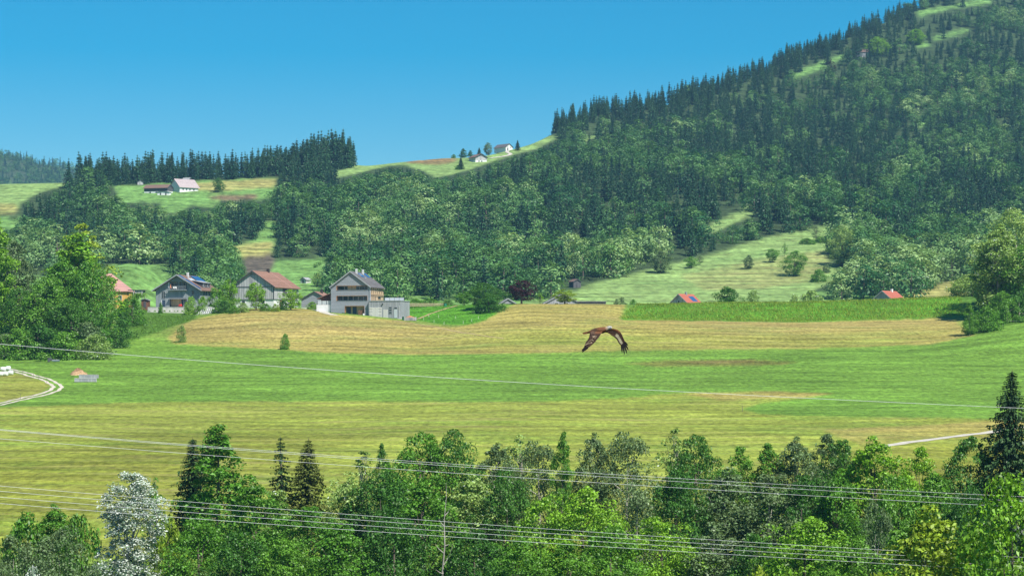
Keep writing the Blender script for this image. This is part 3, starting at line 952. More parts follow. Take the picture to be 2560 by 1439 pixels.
BT, ST_, SH = 'broadleaf_tree', 'spruce_tree', 'shrub'
# --- wood along the river in the foreground: kind, leaf, column, distance, row of the top, width in photo pixels
BELT = [
    # far row, tops against the hay meadow
    ('spruce', 'needle', 482, 292, 1090, 150, ST_, 'dark spruce behind the leafy tree right of the silvery poplar'),
    ('alder', 'green', 545, 284, 1062, 225, BT, 'tall leafy green tree in front of a dark spruce, right of the silvery poplar'),
    ('thin_spruce', 'needle', 708, 292, 1088, 130, ST_, 'thin sparse spruce with its bare trunk showing, left of the olive spruce'),
    ('spruce', 'needle_olive', 763, 290, 1092, 165, ST_, 'full olive-green spruce right beside the thin sparse spruce'),
    ('wispy', 'pale', 905, 296, 1125, 130, BT, 'pale wispy tree between the olive spruce and the big round tree'),
    ('alder', 'dark', 958, 300, 1108, 60, ST_, 'small dark pointed tree at the left shoulder of the big round tree'),
    ('maple', 'green', 1050, 290, 1080, 200, BT, 'big round deep green tree, tallest left of centre in the foreground wood'),
    ('maple', 'dark', 1125, 292, 1075, 170, BT, 'dark green domed tree joined to the right of the big round tree'),
    ('ash', 'grey', 1238, 296, 1108, 130, BT, 'grey-green tree just right of the big domed tree'),
    ('wispy', 'pale', 1300, 304, 1085, 110, BT, 'thin nearly bare tree top against the hay meadow, near the centre'),
    ('willow', 'grey', 1350, 296, 1098, 170, BT, 'rounded grey-green tree near the centre of the foreground wood'),
    ('alder', 'green', 1402, 290, 1080, 80, BT, 'narrow upright green tree near the centre of the foreground wood'),
    ('ash', 'grey', 1488, 296, 1080, 105, BT, 'slim grey-green tree left of the large grey willow'),
    ('willow', 'grey', 1565, 294, 1075, 185, BT, 'large rounded grey-green willow right of centre, top against the meadow'),
    ('wispy', 'pale', 1690, 298, 1068, 100, BT, 'thin pale see-through tree right of the large grey willow'),
    ('maple', 'dark', 1745, 292, 1086, 160, BT, 'dark green rounded tree right of the thin pale see-through tree'),
    ('ash', 'green', 1850, 298, 1112, 105, BT, 'lower green tree in the dip right of the dark rounded tree'),
    ('alder', 'green', 1922, 296, 1108, 120, BT, 'green pointed tree in the dip left of the grey-green pair'),
    ('ash', 'grey', 1990, 296, 1090, 130, BT, 'left one of the grey-green pair below the gravel path'),
    ('ash', 'grey', 2062, 300, 1080, 110, BT, 'right one of the grey-green pair below the gravel path'),
    ('maple', 'dark', 2112, 288, 1096, 140, BT, 'dark green tree left of the bright green tree below the path end'),
    ('ash', 'lime', 2192, 284, 1088, 185, BT, 'bright green tree with its top at the left end of the gravel path'),
    ('ash', 'lime', 2308, 286, 1112, 115, BT, 'bright green tree below the middle of the gravel path'),
    ('maple', 'dark', 2418, 284, 1086, 160, BT, 'dark broadleaf tree at the left foot of the big fir'),
    ('fir', 'needle', 2518, 282, 922, 300, ST_, 'tall full dark fir at the right edge, overlapping the meadow'),
    # middle row
    ('wispy', 'green', 388, 270, 1192, 70, BT, 'thin sapling just right of the silvery poplar'),
    ('bush', 'yellow', 425, 262, 1275, 110, BT, 'low yellow-green tree at the foot of the silvery poplar'),
    ('ash', 'green', 640, 264, 1195, 170, BT, 'green tree in front of the thin sparse spruce, left side'),
    ('alder', 'pale', 690, 272, 1215, 150, BT, 'pale green tree below the thin sparse spruce'),
    ('maple', 'green', 770, 262, 1262, 190, BT, 'rounded green tree below the olive spruce'),
    ('ash', 'pale', 872, 268, 1190, 150, BT, 'pale leafy tree in the gap left of the big round tree'),
    ('maple', 'dark', 955, 266, 1175, 190, BT, 'deep green tree in front of the left side of the big round tree'),
    ('ash', 'green', 1065, 258, 1200, 180, BT, 'green tree behind the pale bare trunk'),
    ('ash', 'pale', 1185, 266, 1180, 190, BT, 'pale green feathery tree right of the pale bare trunk'),
    ('maple', 'dark', 1270, 262, 1175, 160, BT, 'dark tree in the shaded gap right of the feathery tree'),
    ('maple', 'lime', 1350, 252, 1240, 170, BT, 'bright lime tree low in the centre, left one of two'),
    ('maple', 'lime', 1455, 252, 1215, 210, BT, 'bright lime tree low in the centre, right and larger one of two'),
    ('willow', 'grey', 1592, 258, 1205, 190, BT, 'grey willow below the large rounded grey willow'),
    ('maple', 'dark', 1690, 264, 1170, 170, BT, 'dark shady tree below the thin pale see-through tree'),
    ('ash', 'grey', 1815, 266, 1165, 170, BT, 'tall grey-green tree with pale stems below the dip'),
    ('ash', 'grey', 1915, 262, 1180, 170, BT, 'second grey-green tree with pale stems right below the dip'),
    ('maple', 'dark', 2010, 262, 1185, 160, BT, 'dark tree below the grey-green pair'),
    ('ash', 'green', 2095, 258, 1170, 150, BT, 'green tree below the dark tree at the path end'),
    ('maple', 'green', 2240, 256, 1190, 170, BT, 'green tree below the bright green trees by the path'),
    ('ash', 'green', 2340, 258, 1180, 160, BT, 'leafy green tree left of the foot of the big fir'),
    ('willow', 'grey', 2185, 236, 1245, 120, BT, 'round silvery-grey willow low on the right'),
    ('maple', 'dark', 2420, 250, 1215, 170, BT, 'dark tree right below the big fir'),
    # near row, along the lower edge
    ('bush', 'green', 60, 250, 1265, 150, BT, 'green bushy tree near the lower left corner, first from the edge'),
    ('ash', 'green', 140, 256, 1258, 130, BT, 'green tree with a pointed top near the lower left corner'),
    ('bush', 'green', 205, 250, 1272, 120, BT, 'round green tree just left of the silvery poplar'),
    ('willow', 'grey', 30, 225, 1320, 200, BT, 'grey willow in the lower left corner'),
    ('willow', 'grey', 150, 226, 1312, 210, BT, 'grey willow left of the silvery poplar at the lower edge'),
    ('poplar', 'silver', 320, 240, 1186, 195, BT, 'silvery white poplar standing out at the lower left'),
    ('bush', 'silver', 85, 205, 1400, 90, BT, 'small silvery bush at the lower left edge'),
    ('maple', 'green', 500, 240, 1290, 190, BT, 'green tree at the lower edge right of the silvery poplar'),
    ('maple', 'dark', 605, 234, 1330, 180, BT, 'dark tree at the lower edge below the leafy green tree'),
    ('maple', 'green', 715, 232, 1345, 170, BT, 'green tree at the lower edge below the two spruces'),
    ('ash', 'green', 850, 234, 1300, 170, BT, 'green tree at the lower edge left of the pale bare trunk'),
    ('maple', 'dark', 985, 240, 1270, 180, BT, 'dark tree with shady gaps at the lower edge, left of the pale bare trunk'),
    ('maple', 'dark', 1190, 236, 1320, 170, BT, 'dark green tree at the lower edge right of the pale bare trunk'),
    ('maple', 'green', 1290, 228, 1340, 180, BT, 'green tree at the lower edge below the lime trees'),
    ('ash', 'green', 1410, 226, 1350, 170, BT, 'green tree at the lower edge in the centre'),
    ('maple', 'green', 1530, 232, 1310, 200, BT, 'green rounded tree at the lower edge below the grey willow'),
    ('maple', 'lime', 1660, 236, 1290, 200, BT, 'lime green tree at the lower edge right of centre'),
    ('ash', 'grey', 1790, 236, 1300, 170, BT, 'grey-green tree at the lower edge right of centre'),
    ('maple', 'dark', 1890, 232, 1330, 160, BT, 'dark tree at the lower edge left of the large bright tree'),
    ('maple', 'lime', 2005, 228, 1290, 240, BT, 'large bright green tree at the lower edge left of the silvery-grey willow'),
    ('maple', 'green', 2130, 224, 1340, 190, BT, 'green tree at the lower edge below the silvery-grey willow'),
    ('ash', 'green', 2260, 222, 1310, 180, BT, 'green tree behind the yellow-green tree at the lower right'),
    ('ash', 'yellow', 2340, 164, 1262, 290, BT, 'yellow-green tree with loose branches at the lower right'),
    ('maple', 'lime', 2530, 160, 1190, 300, BT, 'large lime tree in the lower right corner'),
    ('maple', 'green', 2450, 168, 1330, 240, BT, 'green tree at the lower edge between the yellow-green and lime trees'),
    ('bush', 'yellow', 1880, 172, 1405, 170, BT, 'yellow-green bush top at the lower edge, right side'),
    ('maple', 'green', 2680, 250, 1180, 280, BT, 'green tree beyond the right edge'),
]
for kd, lf, px, D, ty, w, nm, lb in BELT:
    if px > 2600:
        continue
    tree_d(kd, lf, px, D, ty, w, nm, lb, bark=BARK_PALE if kd in ('wispy',) or lf in ('grey', 'silver') else None)

# pale bare trunk with a few dead branches
bt = gd(1105, 236)
tt = thing('dead_tree', 'pale bare trunk with a few dead branches in the middle of the foreground wood', 'tree', bt)
mb = MB(); Hh = (YH - 1195) / F * 236 - bt.z
mb.tube([(0, 0, -0.2), (0.12, 0, Hh * 0.2), (0.05, 0.1, Hh * 0.38), (0.28, 0, Hh * 0.55), (0.22, 0, Hh * 0.72), (0.45, 0, Hh * 0.88), (0.42, 0, Hh * 0.97)], [0.13, 0.11, 0.085, 0.07, 0.045, 0.025, 0.01], 7).build('trunk', BARK_PALE, tt)
for k, (z0, dx, dz) in enumerate([(0.42, 1.0, 2.3), (0.36, -0.8, 0.5), (0.5, -0.9, 1.0), (0.55, 0.7, 0.2), (0.3, 1.3, 0.9), (0.68, -0.6, 0.8), (0.75, 0.6, 0.9)]):
    p0 = Vector((0.05 + 0.3 * z0, 0, Hh * z0))
    MB().tube([p0, p0 + Vector((dx * 0.6, 0.1, dz * 0.45)), p0 + Vector((dx, -0.1, dz))], [0.05, 0.035, 0.012], 5).build('branch', BARK_PALE, tt)
b2 = gd(955, 250)

# --- tall trees at the left edge, above the track
LEFT = [
    ('alder', 'lime', -5, 660, 545, 150, BT, 'tall green tree cut by the left edge'),
    ('ash', 'grey', 32, 672, 600, 120, BT, 'looser grey-green tree right beside the tall tree at the left edge'),
    ('maple', 'dark', 55, 640, 720, 130, BT, 'dark green tree in front of the brown shed at the left edge'),
    ('wispy', 'yellow', 212, 668, 556, 150, BT, 'tree whose sparse half-bare top rises above the left tree group'),
    ('alder', 'lime', 195, 655, 585, 230, BT, 'broad cone-shaped green tree, largest of the left tree group'),
    ('ash', 'green', 165, 645, 640, 150, BT, 'green tree at the left side of the big cone-shaped tree'),
    ('maple', 'green', 228, 640, 655, 120, BT, 'green tree at the right side of the big cone-shaped tree'),
    ('maple', 'green', 120, 636, 690, 150, BT, 'rounded green tree left below the big cone-shaped tree'),
    ('maple', 'pale', 250, 650, 700, 80, BT, 'pale blossoming tree in front of the pink roof'),
    ('maple', 'dark', 175, 628, 745, 170, BT, 'dark shady tree low in the left tree group'),
    ('bush', 'green', 330, 700, 735, 70, SH, 'bright green shrub below the yellow house'),
    ('bush', 'dark', 285, 672, 770, 110, SH, 'dark shrub right of the left tree group'),
    ('bush', 'grey', 215, 622, 800, 120, SH, 'grey-green shrub in the middle of the left tree group\'s foot'),
    ('bush', 'pale', 235, 612, 830, 90, SH, 'pale shrub at the right front of the left tree group'),
    ('bush', 'green', 165, 612, 825, 110, SH, 'green shrub behind the dark mower'),
    ('bush', 'dark', 95, 618, 808, 130, SH, 'dark shrub left behind the dark mower'),
    ('bush', 'green', 45, 616, 815, 110, SH, 'green shrub at the foot of the tall tree at the left edge'),
    ('bush', 'grey', 5, 620, 830, 100, SH, 'grey-green shrub cut by the left edge'),
    ('bush', 'dark', 290, 652, 808, 70, SH, 'dark low shrub at the right end of the left tree group'),
]
for kd, lf, px, D, ty, w, nm, lb in LEFT:
    tree_d(kd, lf, px, D, ty, w, nm, lb, 'shrub' if nm == SH else 'tree')

# --- garden trees around the houses
GARDEN = [
    ('fruit', 'lime', 574, 744, 696, 54, BT, 'leafy fruit tree between the blue-grey house and the barn'),
    ('bush', 'green', 540, 742, 716, 55, SH, 'green bush at the right corner of the blue-grey house'),
    ('fruit', 'lime', 640, 738, 700, 52, BT, 'fruit tree in front of the barn gable'),
    ('fruit', 'lime', 727, 740, 722, 56, BT, 'fruit tree in front of the right wall of the barn'),
    ('bush', 'lime', 477, 741, 738, 34, SH, 'light green shrub on the right of the blue-grey house front'),
    ('bush', 'lime', 505, 740, 738, 32, SH, 'light green rounded shrub beside the white lattice wall'),
    ('bush', 'dark', 560, 735, 748, 40, SH, 'dark bush under the leafy fruit tree left of the barn'),
    ('bush', 'pale', 608, 732, 755, 34, SH, 'pale feathery shrub left below the barn gable'),
    ('bush', 'green', 585, 731, 762, 34, SH, 'low green shrub left below the barn'),
    ('bush', 'green', 665, 734, 757, 34, SH, 'low green shrub below the middle of the barn gable'),
    ('bush', 'yellow', 690, 733, 758, 26, SH, 'small flowering shrub at the barn corner'),
    ('bush', 'dark', 708, 738, 750, 26, SH, 'dark shrub at the barn corner behind the flowering shrub'),
    ('bush', 'lime', 780, 750, 752, 26, SH, 'small green shrub in front of the small shingled house'),
    ('bush', 'green', 540, 738, 770, 26, SH, 'low shrub right of the white lattice wall'),
    ('bush', 'yellow', 556, 737, 774, 22, SH, 'small yellowish shrub at the right end of the white lattice wall'),
    ('bush', 'green', 402, 744, 754, 14, SH, 'small potted shrub at the left corner of the blue-grey house'),
    ('maple', 'dark', 1213, 752, 706, 95, BT, 'big dark green bushy tree in front of the ridge'),
    ('bush', 'dark', 1222, 742, 738, 88, SH, 'dark green lower boughs at the foot of the big bushy tree'),
    ('fruit', 'green', 1160, 772, 728, 48, BT, 'light green tree just left of the big bushy tree'),
    ('fruit', 'purple', 1304, 768, 700, 74, BT, 'purple-leaved round tree on the ridge'),
    ('wispy', 'lime', 1350, 770, 730, 20, BT, 'small light green tree right of the purple-leaved tree'),
    ('fruit', 'yellow', 1412, 768, 722, 62, BT, 'flowering fruit tree in front of the low grey house'),
    ('bush', 'grey', 1550, 800, 741, 44, SH, 'low grey-green shrub on the crest right of the low grey house'),
    ('bush', 'green', 1582, 802, 746, 26, SH, 'small shrub right beside the low grey-green shrub on the crest'),
    ('bush', 'dark', 1818, 800, 712, 76, SH, 'dark green bush on the crest below the hay meadow'),
    ('bush', 'pale', 1882, 802, 722, 42, SH, 'paler bush right beside the dark bush on the crest'),
    ('bush', 'pale', 2028, 830, 722, 76, SH, 'pale green bush on the crest left of the second red roof'),
    ('bush', 'pale', 1985, 830, 732, 40, SH, 'low pale bush left of the pale green bush on the crest'),
    ('maple', 'pale', 2432, 790, 682, 130, BT, 'pale rounded tree behind the crest at the foot of the tall right trees'),
    ('bush', 'green', 1040, 784, 745, 50, SH, 'green bush behind the left end of the picket fence'),
    ('bush', 'green', 1075, 786, 744, 60, SH, 'green bush behind the middle of the picket fence'),
    ('bush', 'dark', 1118, 784, 748, 36, SH, 'dark bush behind the right end of the picket fence'),
]
for kd, lf, px, D, ty, w, nm, lb in GARDEN:
    tree_d(kd, lf, px, D, ty, w, nm, lb, 'shrub' if nm == SH else 'tree', tilt=0.0)
tree_p('bush', 'pale', 454, 856, 810, 26, 'young_tree', 'left one of two young trees standing alone in the mown meadow')
tree_p('bush', 'green', 712, 873, 830, 24, 'young_tree', 'right one of two young trees standing alone in the mown meadow')

# --- tall trees and bushes at the right edge
RIGHT = [
    ('ash', 'pale', 2498, 722, 560, 150, BT, 'pale leafy tree with several stems, left one at the right edge'),
    ('maple', 'pale', 2545, 735, 522, 190, BT, 'tallest pale tree cut by the right edge'),
    ('ash', 'green', 2478, 728, 610, 90, BT, 'slim green tree leaning at the left side of the right edge trees'),
    ('maple', 'green', 2590, 715, 600, 190, BT, 'green tree outside the right edge behind the hedge'),
    ('bush', 'green', 2470, 672, 764, 84, SH, 'round clipped green bush at the meadow corner'),
    ('alder', 'green', 2424, 668, 756, 46, SH, 'pointed green bush left of the round clipped bush'),
    ('bush', 'green', 2518, 690, 742, 70, SH, 'green hedge bush right of the round clipped bush'),
    ('bush', 'dark', 2548, 694, 722, 90, SH, 'dark hedge bush cut by the right edge'),
    ('bush', 'green', 2505, 705, 722, 70, SH, 'green bush under the stems of the pale leafy tree'),
]
for kd, lf, px, D, ty, w, nm, lb in RIGHT:
    tree_d(kd, lf, px, D, ty, w, nm, lb, 'shrub' if nm == SH else 'tree', bark=BARK_PALE)

# --- single trees on the far pastures
FAR = [
    ('maple', 'green', 1985, 690, 626, 62, BT, 'largest lone tree on the striped hay meadow'),
    ('fruit', 'green', 1932, 655, 619, 36, BT, 'round lone tree up left of the largest tree on the hay meadow'),
    ('ash', 'grey', 1872, 672, 637, 24, BT, 'small lone tree left on the striped hay meadow'),
    ('wispy', 'green', 1962, 640, 607, 16, BT, 'slim tree right behind the largest tree on the hay meadow'),
    ('ash', 'grey', 1652, 682, 626, 48, BT, 'tree at the wood edge where the hay meadow begins'),
    ('fruit', 'green', 1728, 670, 640, 34, BT, 'small tree on the upper left rim of the hay meadow'),
    ('wispy', 'grey', 1750, 662, 638, 20, BT, 'thin tree on the upper left rim of the hay meadow'),
    ('wispy', 'grey', 2040, 604, 566, 24, BT, 'thin tree in the bush row at the top of the hay meadow'),
    ('bush', 'green', 2018, 610, 594, 40, SH, 'bush at the left end of the row on top of the hay meadow'),
    ('bush', 'green', 2050, 606, 590, 34, SH, 'bush in the middle of the row on top of the hay meadow'),
    ('bush', 'grey', 2076, 602, 584, 34, SH, 'bush at the right end of the row on top of the hay meadow'),
    ('bush', 'green', 2048, 704, 670, 46, SH, 'large bush at the lower right of the hay meadow'),
    ('bush', 'grey', 2066, 680, 660, 26, SH, 'small bush above the large bush at the hay meadow'),
    ('maple', 'pale', 2108, 665, 562, 80, BT, 'tall pale tree at the right rim of the hay meadow'),
    ('maple', 'pale', 794, 716, 681, 30, BT, 'lone round tree beside the small hut behind the barn'),
    ('ash', 'dark', 546, 480, 443, 26, BT, 'dark lone tree on the pasture right of the hillside farm'),
    ('spruce', 'needle', 1152, 424, 392, 22, ST_, 'dark tree left of the barn on the crest pasture'),
    ('bush', 'green', 1145, 424, 412, 22, SH, 'dark bush at the foot of the tree left of the crest barn'),
    ('maple', 'grey', 1220, 386, 356, 22, BT, 'lone round tree against the sky beside the house on the crest'),
    ('spruce', 'needle', 1294, 376, 350, 18, ST_, 'dark tree right of the white house on the crest'),
    ('alder', 'dark', 1158, 388, 371, 22, BT, 'small dark tree on the skyline left of the crest barn'),
    ('alder', 'dark', 1176, 387, 375, 16, BT, 'second small dark tree on the skyline left of the crest barn'),
    ('spruce', 'needle', 1198, 384, 368, 16, ST_, 'small dark spruce on the skyline above the crest barn'),
    ('bush', 'green', 1134, 392, 385, 12, SH, 'tiny bush on the skyline left of the small dark trees'),
    ('wispy', 'purple', 2078, 192, 148, 26, BT, 'reddish purple tree high on the wooded mountain'),
    ('maple', 'lime', 2195, 140, 92, 56, BT, 'bright green tree beside the roof high on the mountain'),
    ('maple', 'lime', 2290, 112, 72, 50, BT, 'bright green tree near the top clearings of the mountain'),
]
for kd, lf, px, by, ty, w, nm, lb in FAR:
    tree_p(kd, lf, px, by, ty, w, nm, lb, 'shrub' if nm == SH else 'tree', dmin=1040)


# ------------------------------------------------------------------ tall uncut grass
def grass(name, poly, n, hmin, hmax, mat, label, dmin, dmax, lean=(-0.5, -0.2)):
    xs = [p[0] for p in poly]; ys = [p[1] for p in poly]
    m_ = (IMX > min(xs)) & (IMX < max(xs)) & (YY > dmin) & (YY < dmax) & inpoly(IMX, IMY, poly)
    ii, jj = np.nonzero(m_)
    k = rng.integers(0, len(ii), n)
    i = ii[k]; j = jj[k]
    fu = rng.uniform(-0.5, 0.5, n); fv = rng.uniform(-0.5, 0.5, n)
    i2 = np.clip(i + np.sign(fv).astype(int), 0, len(ROWS) - 1); j2 = np.clip(j + np.sign(fu).astype(int), 0, len(PXC) - 1)
    def ip(A):
        return A[i, j] * (1 - abs(fu)) * (1 - abs(fv)) + A[i, j2] * abs(fu) * (1 - abs(fv)) + A[i2, j] * (1 - abs(fu)) * abs(fv) + A[i2, j2] * abs(fu) * abs(fv)
    P = np.stack([ip(XX), ip(YY), ip(Z)], 1)
    cl = 0.6 + 0.4 * fbm(P[:, 0] / 2.2, P[:, 1] / 3.0, 77)
    h = rng.uniform(hmin, hmax, n) * np.clip(cl + 0.3, 0.45, 1.4)
    wv = fbm(P[:, 0] / 7, P[:, 1] / 10, 78)
    tip = P + np.stack([h * (lean[0] + 0.7 * wv + rng.normal(size=n) * 0.25), h * (lean[1] + rng.normal(size=n) * 0.25), h], 1)
    an = rng.uniform(0, 3.14, n); w = h * rng.uniform(0.06, 0.13, n)
    sd = np.stack([np.cos(an) * w, np.sin(an) * w * 0.6, np.zeros(n)], 1)
    mid = P * 0.45 + tip * 0.55 + np.array([0, 0, 0.08])
    P[:, 2] -= 0.05
    V = np.stack([P, mid - sd, tip, mid + sd], 1).reshape(-1, 3)
    o = obj(name, leafmesh(name, V), mat)
    o['kind'] = 'stuff'
    return tag(o, label, 'grass')


MG1 = leafmat('grass_tall', (0.270, 0.345, 0.045), (0.270, 0.345, 0.045), trans=0.35, leafvar=0.6)
MG2 = leafmat('grass_bank', (0.115, 0.215, 0.024), (0.115, 0.215, 0.024), trans=0.3, leafvar=0.6)
MG3 = leafmat('grass_lush', (0.085, 0.215, 0.020), (0.085, 0.215, 0.020), trans=0.35, leafvar=0.5)
grass('tall_grass', NEARPOLY[14][0], 48000, 0.45, 0.85, MG1, 'tall uncut grass on the long bank right of the flying bird', 700, 800)
grass('bank_grass', NEARPOLY[13][0][2:6] + [(486, 791), (330, 789)], 9000, 0.3, 0.6, MG2, 'rough dark grass on the bank below the concrete wall', 600, 770)
grass('paddock_grass', NEARPOLY[12][0], 12000, 0.2, 0.4, MG3, 'lush green grass in the small fenced paddock', 690, 790)

# ------------------------------------------------------------------ buildings
M = {
    'shingle': boards('grey_shingles', (0.23, 0.25, 0.29), (0.35, 0.37, 0.41), 0.30, 'Z'),
    'board_grey': boards('weathered_boards', (0.24, 0.24, 0.25), (0.64, 0.63, 0.62), 0.36, 'XY'),
    'board_new': boards('grey_new_boards', (0.24, 0.25, 0.27), (0.40, 0.41, 0.43), 0.34, 'XY'),
    'board_blue': boards('bluegrey_boards', (0.20, 0.24, 0.26), (0.36, 0.38, 0.38), 0.30, 'XY'),
    'board_brown': boards('brown_boards', (0.16, 0.075, 0.05), (0.24, 0.12, 0.08), 0.25, 'XY'),
    'board_dark': boards('dark_boards', (0.075, 0.075, 0.085), (0.13, 0.125, 0.13), 0.3, 'XY'),
    'larch': boards('larch_cladding', (0.46, 0.33, 0.20), (0.62, 0.47, 0.31), 0.25, 'XY'),
    'roof_dark': boards('dark_roof_tiles', (0.10, 0.095, 0.10), (0.16, 0.15, 0.15), 0.35, 'Z'),
    'roof_rust': boards('rust_brown_tiles', (0.20, 0.110, 0.080), (0.31, 0.18, 0.135), 0.33, 'Z'),
    'roof_brown': boards('brown_tiles', (0.15, 0.095, 0.075), (0.22, 0.14, 0.11), 0.33, 'Z'),
    'roof_pink': boards('faded_pink_tiles', (0.42, 0.22, 0.19), (0.56, 0.32, 0.28), 0.33, 'Z'),
    'roof_red': boards('red_tiles', (0.34, 0.095, 0.065), (0.44, 0.15, 0.10), 0.33, 'Z'),
    'roof_lilac': boards('weathered_lilac_tiles', (0.34, 0.28, 0.29), (0.46, 0.39, 0.39), 0.33, 'Z'),
    'roof_grey': boards('grey_metal_roof', (0.26, 0.27, 0.28), (0.38, 0.39, 0.40), 0.5, 'XY'),
    'trim': plain('grey_trim', (0.34, 0.36, 0.38), 0.7, 0.15, 2.0),
    'trim_dark': plain('dark_trim', (0.07, 0.075, 0.085), 0.7, 0.2, 2.0),
    'trim_wood': plain('orange_wood_trim', (0.42, 0.22, 0.12), 0.7, 0.25, 3.0),
    'white': plain('white_plaster', (0.74, 0.74, 0.73), 0.85, 0.12, 0.8),
    'yellow': plain('yellow_plaster', (0.68, 0.40, 0.11), 0.85, 0.12, 0.8),
    'concrete': plain('pale_concrete', (0.50, 0.49, 0.45), 0.9, 0.22, 0.7),
    'glass': plain('dark_window_glass', (0.020, 0.035, 0.045), 0.06, 0.2, 1.0, spec=0.6),
    'door': plain('dark_blue_door', (0.035, 0.06, 0.10), 0.5, 0.2, 1.0),
    'solar': plain('solar_cells', (0.03, 0.10, 0.24), 0.12, 0.2, 3.0, spec=0.7),
    'metal': plain('zinc_metal', (0.45, 0.47, 0.48), 0.4, 0.15, 2.0, metal=0.6),
    'chimney': plain('chimney_plaster', (0.58, 0.59, 0.58), 0.85, 0.15, 2.0),
    'soot': plain('sooty_chimney', (0.045, 0.04, 0.04), 0.9, 0.2, 2.0),
    'rail': plain('frosted_glass_panel', (0.50, 0.54, 0.56), 0.3, 0.08, 0.5),
    'doorwood': boards('bleached_door_boards', (0.52, 0.50, 0.47), (0.72, 0.71, 0.68), 0.3, 'X'),
    'log': plain('firewood_ends', (0.30, 0.17, 0.10), 0.9, 0.5, 6.0),
    'red': plain('red_cloth', (0.60, 0.05, 0.04), 0.8, 0.1, 2.0),
    'orange': plain('orange_cloth', (0.75, 0.24, 0.10), 0.8, 0.1, 2.0),
    'flag': plain('white_flag', (0.75, 0.72, 0.78), 0.8, 0.1, 2.0),
}


def bx(parent, name, mat, *a):
    return MB().box(*a).build(name, M[mat] if isinstance(mat, str) else mat, parent)


def window(parent, face, u, z, w, h, W=0.0, L=0.0, y0=0.0, frame='trim', pane='glass', bars=0, proud=0.05):
    """window on the front (F), right (R) or left (L) wall: frame of four strips with the pane set back inside it"""
    t_ = 0.09
    def slab_(mb, a0, a1, z0, z1, d0, d1):
        if face == 'F':
            mb.box(a0, a1, y0 - d1, y0 - d0, z0, z1)
        elif face == 'R':
            mb.box(W / 2 + d0, W / 2 + d1, a0, a1, z0, z1)
        else:
            mb.box(-W / 2 - d1, -W / 2 - d0, a0, a1, z0, z1)
    fr = MB()
    slab_(fr, u - w / 2 - t_, u - w / 2, z - t_, z + h + t_, 0.0, proud + 0.03); slab_(fr, u + w / 2, u + w / 2 + t_, z - t_, z + h + t_, 0.0, proud + 0.03)
    slab_(fr, u - w / 2, u + w / 2, z + h, z + h + t_, 0.0, proud + 0.03); slab_(fr, u - w / 2, u + w / 2, z - t_, z, 0.0, proud + 0.05)
    for k in range(bars):
        c_ = u - w / 2 + w * (k + 1) / (bars + 1)
        slab_(fr, c_ - 0.035, c_ + 0.035, z, z + h, 0.016, proud + 0.02)
    o = fr.build('window', M[frame], parent)
    pn = MB(); slab_(pn, u - w / 2, u + w / 2, z, z + h, 0.003, 0.02)
    pn.build('pane', M[pane], o)
    return o


def gable(parent, W, L, He, Hr, wall, base=-1.5, y0=0.0):
    mb = MB().prism([(-W / 2, base), (W / 2, base), (W / 2, He), (0, Hr), (-W / 2, He)], y0, L)
    return mb.build('wall', M[wall], parent)


def roof(parent, W, L, He, Hr, mat, oe=0.5, of=0.6, ob=0.5, t=0.22, trim='trim'):
    """two roof slopes with eaves and verge boards"""
    sl_ = (Hr - He) / (W / 2)
    xe, ze = W / 2 + oe, He - sl_ * oe + t
    zr = Hr + t
    r = MB()
    r.slab((-xe, -of, ze), (0, -of, zr), (0, L + ob, zr), (-xe, L + ob, ze), t)
    r.slab((0, -of, zr), (xe, -of, ze), (xe, L + ob, ze), (0, L + ob, zr), t)
    ro = r.build('roof', M[mat], parent)
    v = MB()
    for s_ in (-1, 1):
        v.prism([(0, zr + 0.02), (s_ * (xe + 0.02), ze + 0.02), (s_ * (xe + 0.02), ze - t - 0.12), (0, zr - t - 0.12)][::s_], -of - 0.06, -of - 0.003)
    v.build('verge_board', M[trim], ro)
    return ro, xe, ze, zr, sl_


def on_roof(ro, name, mat, xe, ze, zr, side, s0, s1, y0, y1, up=0.06, t=0.06):
    """flat panel lying on a slope: s0..s1 from ridge (0) to eave (1)"""
    q = lambda s: (side * xe * s, zr + (ze - zr) * s + up)
    (xa, za), (xb, zb) = q(s0), q(s1)
    pts = [(xa, y0, za), (xb, y0, zb), (xb, y1, zb), (xa, y1, za)]
    if side < 0:
        pts = pts[::-1]
    return MB().slab(*pts, t).build(name, M[mat], ro)


# ---- grey shingled house
hb = gd(876, 738)
hb.z = (YH - 784) / F * 738
g = thing('shingled_house', 'large grey shingled house with two glazed bands and a flat wooden annex', 'house', hb, math.radians(-14))
W_, L_ = 12.8, 15.0
He, Hr = 8.7, 13.4
rl = lambda x: Hr - abs(x) * (Hr - He) / (W_ / 2)
core = MB().prism([(-W_ / 2 + 0.02, -2), (W_ / 2 - 0.02, -2), (W_ / 2 - 0.02, He - 0.02), (0, Hr - 0.02), (-W_ / 2 + 0.02, He - 0.02)], 1.3, L_)
core.build('wall', M['larch'], g)
f_ = MB(); Y0, Y1 = 0.0, 1.3
f_.prism([(-6.4, -2), (-4.7, -2), (-4.7, rl(4.7)), (-6.4, He)], Y0, Y1)
f_.prism([(5.7, -2), (6.4, -2), (6.4, He), (5.7, rl(5.7))], Y0, Y1)
f_.box(-4.7, -1.9, Y0, Y1, -2, 4.15); f_.box(4.7, 5.7, Y0, Y1, -2, 4.15); f_.box(-1.9, 4.7, Y0, Y1, 2.55, 4.15)
f_.box(-1.9, 4.7, Y0, Y1, -2, -0.55)
f_.box(-4.7, 5.7, Y0, Y1, 5.8, 7.5)
f_.prism([(-4.7, 9.0), (5.7, 9.0), (5.7, rl(5.7)), (0, Hr), (-4.7, rl(4.7))], Y0, Y1)
f_.build('facade', M['shingle'], g)
ww = MB().box(-6.42, -6.385, 1.3, L_, -2, He - 0.1); ww.build('side_cladding', M['shingle'], g)
